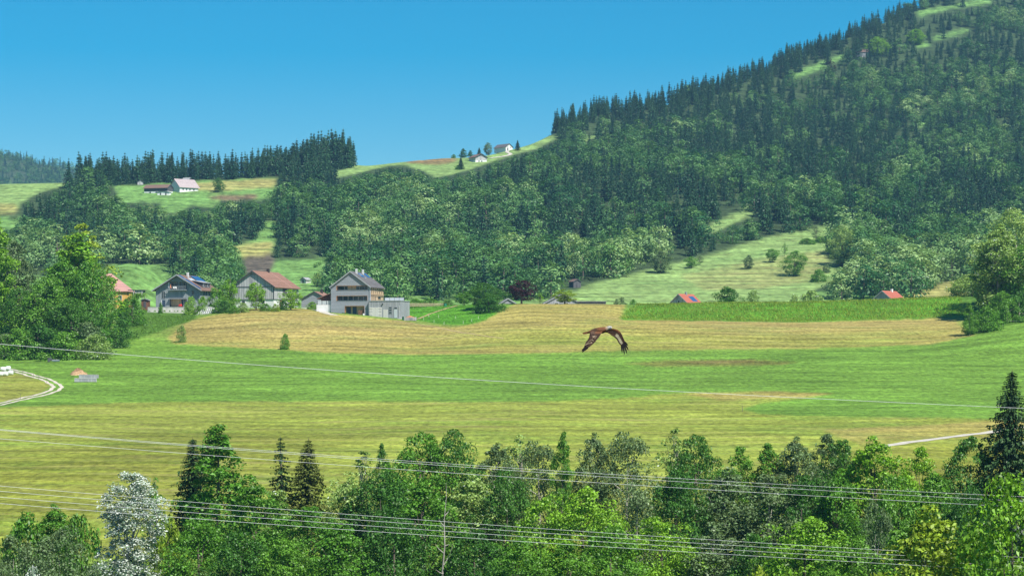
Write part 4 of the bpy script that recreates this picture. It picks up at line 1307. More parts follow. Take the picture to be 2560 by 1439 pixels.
for (x0, x1, z0, z1) in ((-4.7, 5.7, 7.5, 9.0), (-4.7, 5.7, 4.15, 5.8), (-1.9, 4.7, -0.55, 2.55)):
    lin = MB()
    lin.box(x0, x0 + 0.06, -0.04, 1.28, z0 + 0.06, z1 - 0.06); lin.box(x1 - 0.06, x1, -0.04, 1.28, z0 + 0.06, z1 - 0.06)
    lin.box(x0, x1, -0.04, 1.28, z1 - 0.06, z1)
    lin.build('opening_lining', M['trim_wood'], g)
    if z0 > 0:
        bx(g, 'sill', 'trim', x0, x1, -0.09, 1.28, z0, z0 + 0.06)
for x0, x1 in ((-4.5, -2.4), (-2.3, -1.3), (1.6, 2.6), (2.7, 4.3), (4.4, 5.5)):
    window(g, 'F', (x0 + x1) / 2, 7.68, x1 - x0 - 0.1, 1.15, y0=1.3)
bx(g, 'wood_panel', 'larch', -1.15, 1.45, 1.24, 1.295, 7.57, 8.93)
bx(g, 'emblem', 'trim_dark', 0.02, 0.30, 1.19, 1.239, 8.3, 8.55)
for k in range(6):
    window(g, 'F', -3.75 + k * 1.72, 4.32, 1.5, 1.3, y0=1.3)
for x0 in (-1.55, 0.35):
    bx(g, 'door', 'door', x0, x0 + 1.3, 1.2, 1.297, -0.5, 2.25)
# wall under the roof on the right: row of upright windows above a wooden band
for k in range(6):
    window(g, 'R', 2.3 + k * 2.15, 6.7, 0.85, 1.65, W=W_ - 0.04, frame='larch')
for y_ in (2.6, 4.6, 6.4):
    window(g, 'R', y_, 4.2, 0.8, 1.5, W=W_ - 0.04, frame='larch')
window(g, 'R', 10.4, 4.9, 3.2, 0.75, W=W_ - 0.04, frame='larch')
bx(g, 'ledge', 'larch', W_ / 2 - 0.019, W_ / 2 + 0.25, 1.4, 14.8, 6.2, 6.38)
bx(g, 'ledge', 'larch', W_ / 2 - 0.019, W_ / 2 + 0.18, 1.4, 14.8, 5.8, 5.95)
ro, xe, ze, zr, _ = roof(g, W_, L_, He, Hr, 'roof_dark', 0.55, 0.45, 0.4, 0.24)
for y_ in (3.4, 10.2):
    bx(ro, 'chimney', 'chimney', 0.55, 1.1, y_, y_ + 0.6, 12.2, 14.5)
for k in range(4):
    on_roof(ro, 'solar_panel', 'solar', xe, ze, zr, 1, 0.10 if k < 2 else 0.08, 0.34 if k < 2 else 0.34, 4.9 + (k % 2) * 1.7 + (k // 2) * 6.2, 6.5 + (k % 2) * 1.7 + (k // 2) * 6.2)
on_roof(ro, 'skylight', 'metal', xe, ze, zr, 1, 0.36, 0.42, 6.6, 8.2)
MB().tube([(6.75, -0.2, 8.55), (6.5, -0.25, 8.1), (6.44, -0.1, 7.8), (6.44, -0.1, 4.2)], 0.07, 6).build('downpipe', M['metal'], g)
MB().tube([(-6.75, -0.2, 8.55), (-6.5, -0.25, 8.1), (-6.46, -0.1, 7.8), (-6.46, -0.1, -1.5)], 0.07, 6).build('downpipe', M['metal'], g)
# annex: flat-roofed wooden box stepping forward on the right
ax = MB().box(6.42, 16.9, -1.0, 9.5, -2.6, 4.0); ax.build('annex_wall', M['board_new'], g)
bx(g, 'annex_roof', 'trim', 6.40, 17.05, -1.15, 9.6, 4.0, 4.16)
dd = bx(g, 'barn_door', 'doorwood', 6.7, 8.7, -1.09, -1.003, -1.6, 2.0)
dd2 = bx(g, 'barn_door', 'doorwood', 8.76, 10.75, -1.09, -1.003, -1.6, 2.0)
for d_, xa in ((dd, 6.7), (dd2, 9.7)):
    for z_ in (-0.6, 0.6, 1.4):
        bx(d_, 'hinge', 'trim_dark', xa, xa + 1.0, -1.115, -1.093, z_, z_ + 0.07)
bx(g, 'door', 'doorwood', 11.3, 12.8, -1.08, -1.003, -1.5, 1.3)
for z_ in (0.05, 0.85, 1.6):
    window(g, 'F', 13.65, z_, 0.95, 0.48, y0=-1.0, frame='trim')
window(g, 'F', 15.4, 1.55, 0.95, 0.42, y0=-1.0)
bx(g, 'door', 'rail', 14.9, 15.9, -1.07, -1.003, -1.4, 1.3)
MB().tube([(16.55, -1.12, -1.4), (16.55, -1.12, 2.5)], 0.06, 6).build('downpipe', M['white'], g)
bx(g, 'lamp', 'trim_dark', 10.95, 11.3, -1.4, -1.003, 3.0, 3.3)
tr_ = MB()
for k in range(5):
    tr_.box(9.6 + k * 1.6, 9.68 + k * 1.6, 6.0, 6.08, 4.16, 5.3)
tr_.build('railing_post', M['metal'], g)
for k in range(4):
    bx(g, 'railing_panel', 'rail', 9.72 + k * 1.6, 11.16 + k * 1.6, 6.02, 6.06, 4.3, 5.2)
# white ramp wall and lean-to on the left
bx(g, 'ramp_wall', 'white', -11.6, -6.5, 0.6, 8.0, -2.5, 2.95)
for k in range(4):
    bx(g, 'railing_post', 'trim_dark', -11.4 + k * 1.55, -11.3 + k * 1.55, 0.7, 0.8, 2.95, 4.25)
for k in range(3):
    bx(g, 'railing_panel', 'rail', -11.26 + k * 1.55, -9.9 + k * 1.55, 0.73, 0.77, 3.05, 4.2)
lw = MB().prism([(-11.4, 2.95), (-6.5, 2.95), (-6.5, 7.0), (-11.4, 5.15)], 4.5, 12.5); lw.build('leanto_wall', M['board_brown'], g)
MB().slab((-12.5, 3.3, 4.98), (-6.45, 3.3, 7.32), (-6.45, 13.0, 7.32), (-12.5, 13.0, 4.98), 0.2).build('leanto_roof', M['roof_rust'], g)
# firewood stacked under the house, flower boxes, pot
def local(o, x, y, z):
    c_, s_ = math.cos(o.rotation_euler[2]), math.sin(o.rotation_euler[2])
    return o.location + Vector((x * c_ - y * s_, x * s_ + y * c_, z))
fw = thing('firewood_stack', 'stack of split firewood in the ground floor opening of the shingled house', 'firewood', local(g, 3.4, 0.55, -0.55), g.rotation_euler[2])
lg = MB()
for i in range(13):
    for j in range(11):
        r_ = random.uniform(0.065, 0.085)
        lg.tube([(-0.95 + i * 0.17, random.uniform(-0.05, 0.03), 0.09 + j * 0.16), (-0.95 + i * 0.17, 0.5, 0.09 + j * 0.16)], r_, 6)
lw2 = lg.build('logs', M['log'], fw); lw2['kind'] = 'stuff'
for k, (px_, lb_) in enumerate(((-2.3, 'left planter with green flowers at the door of the shingled house'), (-1.2, 'right planter with green flowers at the door of the shingled house'))):
    fb = thing('flower_box', lb_, 'planter', local(g, px_, -0.45, -0.75), g.rotation_euler[2])
    bx(fb, 'box', 'trim_wood', -0.45, 0.45, -0.2, 0.2, 0, 0.45)
    P_ = rng.normal(size=(220, 3)) * np.array([0.3, 0.15, 0.22]) + np.array([0, 0, 0.65])
    obj('plant', leafmesh('plant', leaves(P_, rng.normal(size=(220, 3)), np.full(220, 0.11))), LM['green'], fb)
bg_ = thing('barrel', 'white barrel at the corner of the firewood opening', 'barrel', local(g, 4.5, -0.3, -0.75))
MB().tube([(0, 0, 0), (0, 0, 0.2), (0, 0, 0.5), (0, 0, 0.8)], [0.26, 0.3, 0.3, 0.25], 10).build('body', M['white'], bg_)
MB().tube([(0, 0, 0.8), (0, 0, 0.85)], [0.27, 0.27], 10).build('lid', M['trim'], bg_)

# ---- brown-roofed barn
bb = gd(632, 758); bb.z = (YH - 764) / F * 758
b = thing('barn', 'weathered grey board barn with a rust-brown tiled roof', 'barn', bb, math.radians(-19))
W_, L_, He, Hr = 15.2, 19.5, 6.3, 11.3
gable(b, W_, L_, He, Hr, 'board_grey', 2.0)
MB().box(-W_ / 2 + 0.1, W_ / 2 - 0.1, 0.1, L_ - 0.1, -2.5, 2.0).build('stone_base', M['white'], b)
bx(b, 'beam', 'trim_dark', -W_ / 2 - 0.03, W_ / 2 + 0.03, -0.12, -0.003, 6.15, 6.32)
bx(b, 'beam', 'trim_dark', -W_ / 2 - 0.03, W_ / 2 + 0.03, -0.12, -0.003, 2.0, 2.15)
bx(b, 'beam', 'trim_dark', -1.0, 1.0, -0.10, -0.003, 10.2, 10.32)
bx(b, 'beam', 'trim_dark', W_ / 2 + 0.003, W_ / 2 + 0.1, 0.0, L_, 2.0, 2.15)
bx(b, 'corner_post', 'trim_dark', W_ / 2 - 0.22, W_ / 2 + 0.04, -0.06, -0.002, 2.15, 6.15)
window(b, 'F', 3.7, 0.6, 1.1, 1.1, y0=0.1, frame='white')
window(b, 'F', -3.4, 0.6, 1.1, 1.1, y0=0.1, frame='white')
for k in range(5):
    window(b, 'R', 12.6 + k * 1.35, 3.7, 0.85, 1.5, W=W_, frame='trim', bars=1)
bx(b, 'barn_door', 'board_dark', W_ / 2 + 0.003, W_ / 2 + 0.08, 7.0, 10.0, 3.2, 5.9)
bx(b, 'barn_door', 'board_brown', W_ / 2 - 0.095, W_ / 2 - 0.02, 4.5, 7.0, -0.6, 1.9)
ro, xe, ze, zr, _ = roof(b, W_, L_, He, Hr, 'roof_rust', 0.7, 0.55, 0.6, 0.22, 'trim_dark')
ch = bx(ro, 'chimney', 'soot', -0.3, 0.5, 11.2, 12.0, 10.8, 12.5)
on_roof(ro, 'tile_seam', 'roof_pink', xe, ze, zr, 1, 0.0, 1.0, 13.2, 13.45, 0.03, 0.03)

# ---- blue-grey wooden house
cb = gd(445, 752); cb.z = (YH - 766) / F * 752
c = thing('wooden_house', 'blue-grey wooden house with balcony, solar roof and deep eaves', 'house', cb, math.radians(-15))
W_, L_, He, Hr = 15.6, 15.0, 5.6, 10.2
gable(c, W_, L_, He, Hr, 'board_blue', -2.0, 1.2)
rl2 = lambda x: Hr - abs(x) * (Hr - He) / (W_ / 2)
f2 = MB()
f2.prism([(-7.8, -2), (-3.0, -2), (-3.0, rl2(3.0)), (-7.8, He)], 0, 1.198)
f2.prism([(3.1, -2), (7.8, -2), (7.8, He), (3.1, rl2(3.1))], 0, 1.198)
f2.prism([(-3.0, 8.1), (3.1, 8.1), (3.1, rl2(3.1)), (0, Hr), (-3.0, rl2(3.0))], 0, 1.198)
f2.box(-3.0, 3.1, 0, 1.198, 2.9, 5.35)
f2.build('facade', M['board_blue'], c)
for k, (x0, x1) in enumerate(((-2.8, -1.6), (-1.5, -0.3), (0.3, 1.1), (1.4, 2.2), (2.3, 3.0))):
    window(c, 'F', (x0 + x1) / 2, 5.75, x1 - x0 - 0.1, 2.0, y0=1.2, frame='trim')
for x_ in (0.0, 1.25):
    bx(c, 'post', 'trim', x_, x_ + 0.14, 0.05, 0.2, 5.5, 8.1)
bl = bx(c, 'balcony', 'board_blue', -3.1, 3.2, -1.1, 1.19, 5.28, 5.5)
rg = MB()
for k in range(22):
    rg.box(-3.0 + k * 0.286, -2.96 + k * 0.286, -1.06, -1.02, 5.5, 6.5)
rg.box(-3.05, 3.15, -1.1, -0.98, 6.5, 6.6)
rg.build('railing', M['trim'], bl)
bx(c, 'canopy', 'trim', -3.1, 3.2, -0.9, 1.19, 2.5, 2.75)
bx(c, 'inner_wall', 'larch', -2.9, 0.7, 1.1, 1.195, -0.2, 2.45)
bx(c, 'door', 'door', 0.75, 1.8, 1.08, 1.195, -0.2, 2.2)
bx(c, 'post', 'trim', 1.9, 2.08, 0.05, 0.25, -1, 2.5)
bx(c, 'post', 'trim', 0.4, 0.6, -0.003, -0.08, 2.9, 5.3)
window(c, 'F', -5.1, 2.7, 1.1, 2.2, frame='trim', bars=1)
window(c, 'F', 5.2, 3.9, 0.8, 1.3, frame='trim')
bx(c, 'door', 'door', -5.6, -4.5, -0.08, -0.003, -0.3, 2.1)
bx(c, 'door_jamb', 'white', -5.85, -5.62, -0.1, -0.003, -0.3, 2.15)
for y_ in (3.0, 5.0, 7.5):
    window(c, 'R', y_, 3.6, 1.0, 1.5, W=W_, frame='trim')
ro, xe, ze, zr, sl_ = roof(c, W_, L_, He, Hr, 'roof_brown', 0.95, 1.3, 0.6, 0.22)
bx(ro, 'chimney', 'chimney', 0.6, 1.2, 5.6, 6.3, 9.6, 11.3)
for k in range(6):
    on_roof(ro, 'solar_panel', 'solar', xe, ze, zr, 1, 0.04 + k * 0.145, 0.04 + k * 0.145 + 0.138, -0.75, 0.95)
for i in range(2):
    for k in range(4):
        on_roof(ro, 'solar_panel', 'solar', xe, ze, zr, 1, 0.08 + i * 0.17, 0.245 + i * 0.17, 8.3 + k * 1.65, 9.9 + k * 1.65, 0.25, 0.08)
for k in range(3):
    on_roof(ro, 'skylight', 'rail', xe, ze, zr, 1, 0.20 + 0.0 * k, 0.36, 3.4 + k * 1.35, 4.5 + k * 1.35, 0.06)
dm = MB()
q = lambda s: (xe * s, zr + (ze - zr) * s)
(xa, za), (xb, zb) = q(0.42), q(0.80)
P8 = [(xa, 3.6, za - 0.3), (xb, 3.6, zb - 0.3), (xb, 3.6, zb + 1.5), (xa, 3.6, za + 0.25)]
dm.poly(P8 + [(p[0], 10.2, p[2]) for p in P8], [(0, 1, 2, 3), (7, 6, 5, 4), (0, 4, 5, 1), (1, 5, 6, 2), (2, 6, 7, 3), (3, 7, 4, 0)])
do = dm.build('dormer', M['board_dark'], ro)
MB().slab((xa - 0.1, 3.3, za + 0.42), (xb + 0.35, 3.3, zb + 1.6), (xb + 0.35, 10.5, zb + 1.6), (xa - 0.1, 10.5, za + 0.42), 0.14).build('dormer_roof', M['roof_grey'], do)
for y_ in (5.0, 8.6):
    bx(do, 'dormer_window', 'rail', xb + 0.003, xb + 0.06, y_ - 0.6, y_ + 0.6, zb + 0.2, zb + 1.25)
    bx(do, 'pane', 'glass', xb + 0.063, xb + 0.08, y_ - 0.45, y_ + 0.45, zb + 0.32, zb + 1.12)
# things on the balcony and the terrace
fl = thing('flag', 'pale banner hanging beside the balcony of the blue-grey house', 'flag', local(c, -3.35, -0.2, 5.6), c.rotation_euler[2])
MB().tube([(0, 0, 0), (0, 0, 2.4)], 0.03, 6).build('pole', M['trim'], fl)
MB().poly([(0.03, 0.0, 0.6), (0.42, -0.05, 0.7), (0.4, 0.03, 2.3), (0.03, 0, 2.3), (0.03, 0.03, 0.6), (0.42, -0.02, 0.7), (0.4, 0.06, 2.3), (0.03, 0.03, 2.3)],
          [(0, 1, 2, 3), (7, 6, 5, 4), (0, 4, 5, 1), (1, 5, 6, 2), (2, 6, 7, 3), (3, 7, 4, 0)]).build('cloth', M['flag'], fl)
ub = thing('parasol', 'folded orange parasol on the balcony of the blue-grey house', 'parasol', local(c, -2.35, -0.6, 5.5))
MB().tube([(0, 0, 0), (0, 0, 1.9)], 0.03, 6).build('pole', M['trim'], ub)
MB().tube([(0, 0, 0.45), (0, 0, 0.8), (0, 0, 1.7)], [0.22, 0.2, 0.04], 8).build('canopy', M['orange'], ub)


def chair(name, label, loc, mat, rz=0.0):
    o = thing(name, label, 'chair', loc, rz, None)
    bx(o, 'seat', mat, -0.25, 0.25, -0.25, 0.25, 0.42, 0.47)
    bx(o, 'backrest', mat, -0.25, 0.25, 0.21, 0.25, 0.47, 1.0)
    for x_, y_ in ((-0.23, -0.23), (0.23, -0.23), (-0.23, 0.23), (0.23, 0.23)):
        bx(o, 'leg', mat, x_ - 0.02, x_ + 0.02, y_ - 0.02, y_ + 0.02, 0, 0.42)
    return o


chair('garden_chair', 'white chair on the balcony of the blue-grey house, nearest the parasol', local(c, -1.3, -0.4, 5.5), 'white')
chair('garden_chair', 'white chair in the middle of the balcony of the blue-grey house', local(c, -0.5, -0.4, 5.5), 'white', 0.4)
chair('garden_chair', 'right one of two red chairs below the balcony', local(c, 1.75, -1.3, -0.25), 'red', 0.5)
chair('garden_chair', 'left one of two red chairs below the balcony', local(c, 0.95, -1.2, -0.25), 'red', -0.3)
# terrace slab and walls
ter = MB(); ter.box(-9.2, 9.5, -3.3, 0.0, -1.9, -0.25); tb = thing('terrace_wall', 'long pale concrete wall below the blue-grey house', 'wall', c.location.copy(), c.rotation_euler[2] + math.radians(9))
ter.build('wall', M['concrete'], tb)
bx(tb, 'coping', 'concrete', -9.25, 9.55, -3.38, -0.02, -0.25, -0.17)
bx(tb, 'planting_ledge', 'concrete', -9.0, 6.0, -4.6, -3.31, -2.9, -1.75)
for k in range(9):
    x_ = -8.2 + k * 1.55 + random.uniform(-0.3, 0.3)
    p_ = local(tb, x_, -3.9, -1.75)
    plant('bush', 'lime' if k % 2 else 'green', p_, random.uniform(0.3, 0.65), random.uniform(0.6, 1.1), 'shrub', 'small plant on the ledge of the long concrete wall', 'shrub', 'plants on the ledge of the concrete wall')
# white lattice of planting stones
lt = thing('lattice_wall', 'sloping white lattice of concrete planting stones right of the concrete wall', 'wall', at(513, 797, 737), math.radians(-4))
for r_ in range(9):
    zz = r_ * 0.46
    x0 = -4.2 + r_ * 0.42 if r_ < 8 else -1.0
    x1 = 4.4 - max(0, r_ - 4) * 0.55
    bx(lt, 'beam', 'white', x0, x1, r_ * 0.28, r_ * 0.28 + 0.35, zz - 0.3 if r_ == 0 else zz, zz + 0.17)
    n_ = int((x1 - x0) / 0.62)
    if r_ < 8:
        for k in range(n_ + 1):
            x_ = x0 + 0.1 + k * 0.62 + (0.31 if r_ % 2 else 0)
            if x_ < x1 - 0.1:
                bx(lt, 'block', 'white', x_, x_ + 0.2, r_ * 0.28 + 0.04, r_ * 0.28 + 0.36, zz + 0.17, zz + 0.46)
obj('soil', MB().poly([(-4.4, 0.3, -0.5), (4.6, 0.3, -0.5), (2.2, 2.6, 3.9), (-1.0, 2.6, 3.9), (-4.4, 3.2, -0.5), (4.6, 3.2, -0.5), (2.2, 3.2, 3.9), (-1.0, 3.2, 3.9)],
    [(0, 1, 2, 3), (7, 6, 5, 4), (0, 4, 5, 1), (1, 5, 6, 2), (2, 6, 7, 3), (3, 7, 4, 0)]).mesh('soil'), plain('dark_soil', (0.05, 0.045, 0.03), 0.95, 0.3, 2.0), lt)


# ---- smaller buildings
def hut(name, label, loc, rz, W, L, He, Hr, wall, rf, cat='hut', base=None, oe=0.4, of=0.4, chim=None, wins=(), doors=(), solar=0, trim='trim_dark', baseh=0.0):
    o = thing(name, label, cat, loc, rz)
    gable(o, W, L, He, Hr, wall, baseh if base else -1.5)
    if base:
        MB().box(-W / 2 + 0.05, W / 2 - 0.05, 0.05, L - 0.05, -1.5, baseh).build('base', M[base], o)
    r_, xe, ze, zr, _ = roof(o, W, L, He, Hr, rf, oe, of, oe, 0.2, trim)
    if chim:
        bx(r_, 'chimney', chim[0], chim[1] - 0.35, chim[1] + 0.35, chim[2], chim[2] + 0.7, Hr - 1.2, Hr + 1.0)
    for (fc, u_, z_, w_, h_) in wins:
        window(o, fc, u_, z_, w_, h_, W=W, frame='white' if cat == 'house' else 'trim')
    for (u_, w_, h_) in doors:
        bx(o, 'door', 'board_dark', u_ - w_ / 2, u_ + w_ / 2, -0.07, -0.003, 0, h_)
    for k in range(solar):
        on_roof(r_, 'solar_panel', 'solar', xe, ze, zr, 1, 0.25, 0.75, L * 0.5 + k * 1.7, L * 0.5 + 1.6 + k * 1.7)
    return o


def hutp(px, by, dmin=1040.0):
    return gp(px, by, dmin)


# yellow house with pink roof behind the left trees
p_ = gd(281, 770); p_.z = (YH - 768) / F * 770
p_ = gd(265, 768); p_.z = (YH - 768) / F * 768
yh = thing('farmhouse', 'yellow plastered house with a faded pink hipped roof behind the left trees', 'house', p_, math.radians(-3))
bx(yh, 'wall', 'yellow', -7, 7, 0, 10, -1.5, 5.5)
MB().poly([(-7.6, -0.6, 5.4), (7.6, -0.6, 5.4), (7.6, 10.6, 5.4), (-7.6, 10.6, 5.4), (-2.0, 5, 11.4), (0.7, 5, 11.4), (-7.6, -0.6, 5.2), (7.6, -0.6, 5.2), (7.6, 10.6, 5.2), (-7.6, 10.6, 5.2)],
          [(0, 1, 5, 4), (1, 2, 5), (2, 3, 4, 5), (3, 0, 4), (9, 8, 7, 6), (0, 6, 7, 1), (1, 7, 8, 2), (2, 8, 9, 3), (3, 9, 6, 0)]).build('roof', M['roof_pink'], yh)
for x_ in (2.0, 4.8):
    window(yh, 'F', x_, 2.6, 1.0, 1.3, frame='white')
bx(yh, 'door', 'board_dark', 5.7, 6.6, -0.07, -0.003, -0.2, 2.0)
pg = thing('pergola', 'flat-roofed wooden porch overgrown with ivy beside the yellow house', 'pergola', at(343, 768, 764), math.radians(-6))
bx(pg, 'roof', 'board_dark', -2.9, 2.6, -1.2, 3.0, 5.6, 5.8)
bx(pg, 'side_wall', 'yellow', -2.6, -1.2, -0.6, 2.4, -0.6, 5.0)
bx(pg, 'gallery', 'board_grey', -0.6, 1.9, -0.9, 2.6, 4.6, 5.5)
for x_ in (-1.0, 1.9):
    for y_ in (-0.9, 2.6):
        bx(pg, 'post', 'board_grey', x_ - 0.12, x_ + 0.12, y_ - 0.12, y_ + 0.12, -0.6, 5.6)
P_ = rng.normal(size=(900, 3)) * np.array([1.3, 0.4, 0.45]) + np.array([0.8, -0.9, 3.9])
P2_ = rng.normal(size=(500, 3)) * np.array([0.35, 0.3, 1.2]) + np.array([0.0, -0.9, 2.2])
P_ = np.concatenate([P_, P2_])
obj('ivy', leafmesh('ivy', leaves(P_, rng.normal(size=P_.shape), np.full(len(P_), 0.16))), LM['lime'], pg)
hut('shed', 'small brown wooden shed at the right end of the ivy porch', at(362, 768, 762), math.radians(-6), 2.4, 2.2, 2.3, 2.7, 'board_brown', 'roof_grey', 'shed', doors=((0, 0.9, 1.9),), oe=0.2, of=0.2)
hut('shed', 'long brown shed with a flat blue-grey roof between the left trees', at(55, 775, 745), math.radians(4), 9.5, 6.0, 5.2, 6.4, 'board_brown', 'roof_grey', 'shed', wins=(('F', 1.0, 2.8, 1.6, 0.9),), oe=0.5, of=0.5)
# small shingled house behind the driveway
p_ = gd(786, 800); p_.z = 15.0
so = hut('cottage', 'low shingled cottage with a reddish hipped roof between barn and shingled house', p_, math.radians(-14), 9.5, 9.0, 3.4, 5.9, 'shingle', 'roof_rust', 'house', chim=('soot', 1.0, 4.5), wins=(('F', 2.0, 1.0, 1.0, 1.1),))
# houses whose roofs show above the crest
p_ = gd(1406, 850)
p_.z = (YH - 733) / F * 850 - 7.0
hut('house', 'low grey house with broad dark gable roof behind the flowering fruit tree', p_, math.radians(4), 13.5, 12.0, 3.3, 6.8, 'board_new', 'roof_dark', 'house', wins=(('F', -2.2, 2.6, 1.4, 0.9), ('F', 1.5, 2.6, 1.4, 0.9)), trim='trim')
p_ = gd(1270, 840); p_.z = (YH - 745) / F * 840 - 6.2
hut('house', 'dark gable roof peeping out between bushy tree and purple-leaved tree', p_, math.radians(6), 9.0, 9.0, 3.2, 6.0, 'board_new', 'roof_dark', 'house', trim='trim')
p_ = gd(1697, 870); p_.z = (YH - 734) / F * 870 - 8.6
hut('house', 'house with a bright red roof and one solar panel on the crest', p_, math.radians(-38), 8.0, 9.5, 5.0, 8.4, 'board_grey', 'roof_red', 'house', chim=('metal', 0.3, 4.0), wins=(('F', 0, 5.2, 0.8, 0.9),), solar=2, trim='trim')
p_ = gd(2206, 890); p_.z = (YH - 726) / F * 890 - 8.6
hut('house', 'grey-walled house with an orange-red roof near the tall right trees', p_, math.radians(-36), 8.5, 11.5, 5.0, 8.4, 'board_new', 'roof_red', 'house', chim=('white', 0.3, 7.0), trim='trim')
fs = thing('flat_shed', 'low flat dark shed roof on the crest right of the low grey house', 'shed', at(1480, 765, 830), 0.0)
bx(fs, 'wall', 'board_dark', -5.0, 5.0, 0, 4, -2.5, 1.6)
bx(fs, 'roof', 'roof_grey', -5.3, 5.3, -0.3, 4.3, 1.6, 1.8)
# huts on the pastures
hut('field_hut', 'small upright wooden hut at the foot of the hay meadow', hutp(1443, 719), math.radians(32), 4.6, 4.2, 3.2, 4.4, 'board_dark', 'roof_brown', doors=((0, 1.0, 1.9),))
hut('field_hut', 'little grey hay hut on the pasture behind the barn', hutp(758, 708), math.radians(-30), 3.6, 4.6, 1.9, 3.0, 'board_grey', 'roof_grey', doors=((0, 0.9, 1.6),))
hut('field_hut', 'pale hay hut left above the hillside farm', hutp(351, 462), math.radians(10), 4.2, 4.0, 2.2, 3.6, 'board_grey', 'roof_grey')
hut('field_hut', 'hay hut with a light roof right above the hillside farm', hutp(476, 457), math.radians(62), 4.6, 6.0, 2.0, 3.8, 'board_dark', 'roof_grey')
# hillside farm on the left
p_ = hutp(417, 483)
hut('farm_barn', 'long farm shed with a reddish roof, left half of the hillside farm', p_ + Vector((2.5, 0, 0)), math.radians(70), 8.0, 19.0, 3.9, 6.2, 'board_dark', 'roof_brown', 'barn', base='white', baseh=1.4, wins=(('L', 9.0, 0.3, 1.2, 0.7), ('L', 14.0, 0.3, 1.2, 0.7)), oe=0.8)
p_ = hutp(437, 479)
hut('farmhouse', 'white farmhouse with a large pale tiled roof, right half of the hillside farm', p_, math.radians(-46), 12.0, 16.5, 3.6, 9.2, 'white', 'roof_lilac', 'house', wins=(('R', 3.0, 1.0, 1.1, 1.2), ('R', 6.0, 1.0, 1.1, 1.2), ('R', 9.0, 1.0, 1.1, 1.2), ('R', 12.5, 1.0, 1.1, 1.2), ('F', -2, 1.0, 1.1, 1.2)), oe=0.9, of=0.8)
p_ = hutp(408, 488)
hut('shed', 'low white stable in front of the hillside farm', p_, math.radians(-12), 9.0, 4.0, 2.2, 2.9, 'white', 'roof_grey', 'shed', doors=((-2, 1.0, 1.7), (2, 1.0, 1.7)))
# farm buildings on the crest
p_ = hutp(1203, 405)
hut('farm_barn', 'dark wooden barn on a white base on the crest pasture', p_, math.radians(28), 10.5, 11.5, 4.0, 6.6, 'board_grey', 'roof_brown', 'barn', base='white', baseh=1.4, oe=0.9, of=0.9, wins=(('F', -2.0, 0.2, 1.0, 0.8), ('F', 0.5, 0.2, 1.0, 0.8)))
p_ = hutp(1273, 373)
hut('farmhouse', 'white-gabled house with a long dark roof on the skyline crest', p_, math.radians(38), 7.5, 16.0, 2.9, 5.6, 'white', 'roof_dark', 'house', oe=0.7, of=0.5, wins=(('F', -1.5, 2.2, 0.8, 0.9), ('F', 1.5, 2.2, 0.8, 0.9)), doors=((-1.6, 1.3, 1.8),))
p_ = hutp(2172, 142)
hut('farmhouse', 'greyish roof peeping out of the woods high on the mountain', p_, math.radians(70), 9.0, 13.0, 4.5, 7.5, 'board_grey', 'roof_brown', 'house')

# ------------------------------------------------------------------ tracks, fences, small things in the meadow
MGRAVEL = plain('pale_gravel', (0.50, 0.45, 0.37), 0.95, 0.3, 1.2)
MPATH = plain('grey_gravel', (0.46, 0.43, 0.37), 0.95, 0.2, 0.8)
MEARTH = plain('trodden_earth', (0.36, 0.27, 0.14), 0.95, 0.25, 0.8)


def ribbons(name, pts, offs, mat, step=0.8, lift=0.05):
    """strips laid on the ground along a line through world points; offs: list of (left, right) offsets"""
    P = [Vector((p.x, p.y, 0)) for p in pts]
    line = []
    for k in range(len(P) - 1):          # smooth curve through the points
        p0, p1, p2, p3 = P[max(k - 1, 0)], P[k], P[k + 1], P[min(k + 2, len(P) - 1)]
        n = max(2, int((p2 - p1).length / step))
        for i in range(n):
            t_ = i / n
            line.append(0.5 * ((2 * p1) + (p2 - p0) * t_ + (2 * p0 - 5 * p1 + 4 * p2 - p3) * t_ * t_ + (3 * p1 - p0 - 3 * p2 + p3) * t_ ** 3))
    line.append(P[-1])
    mb = MB()
    for a_, b_ in offs:
        m = 4
        base = len(mb.v)
        for i, p in enumerate(line):
            d = (line[min(i + 1, len(line) - 1)] - line[max(i - 1, 0)]).normalized()
            nrm = Vector((-d.y, d.x, 0))
            wob = 0.12 * math.sin(i * 0.7 + a_ * 3) + 0.1 * math.sin(i * 0.23)
            for k in range(m):
                q_ = p + nrm * (a_ + (b_ - a_) * k / (m - 1) + (wob if k in (0, m - 1) else 0))
                mb.v.append((q_.x, q_.y, gz(q_.x, q_.y) + lift + (0.02 if 0 < k < m - 1 else 0)))
        for i in range(len(line) - 1):
            for k in range(m - 1):
                v0 = base + i * m + k
                mb.f.append((v0, v0 + 1, v0 + m + 1, v0 + m))
    return mb.build(name, mat)


tp = [gp(x, y) for x, y in ((-260, 905), (-120, 908), (0, 920), (40, 928), (84, 940), (120, 951), (141, 964), (136, 975), (112, 984), (60, 996), (0, 1010), (-120, 1036), (-300, 1070))]
struct(ribbons('gravel_track', tp, [(-1.35, -0.45), (0.55, 1.4)], MGRAVEL))
struct(ribbons('gravel_path', [gp(x, y) for x, y in ((2180, 1121), (2242, 1110), (2330, 1098), (2400, 1089), (2480, 1079), (2600, 1062), (2800, 1040))], [(-1.0, 1.0)], MPATH))
struct(ribbons('driveway', [gp(x, y, 690) for x, y in ((838, 788), (812, 781), (795, 775), (775, 772), (758, 770))], [(-1.6, 1.6)], MPATH))
struct(ribbons('footpath', [gd(x, d) for x, d in ((1034, 729), (1050, 736), (1072, 746), (1096, 754), (1120, 762), (1148, 770))], [(-0.5, 0.5)], MEARTH))
struct(ribbons('meadow_path', [gp(x, y) for x, y in ((985, 802), (1040, 810), (1090, 818), (1140, 828), (1200, 838), (1260, 846))], [(-0.35, 0.35)], MEARTH))
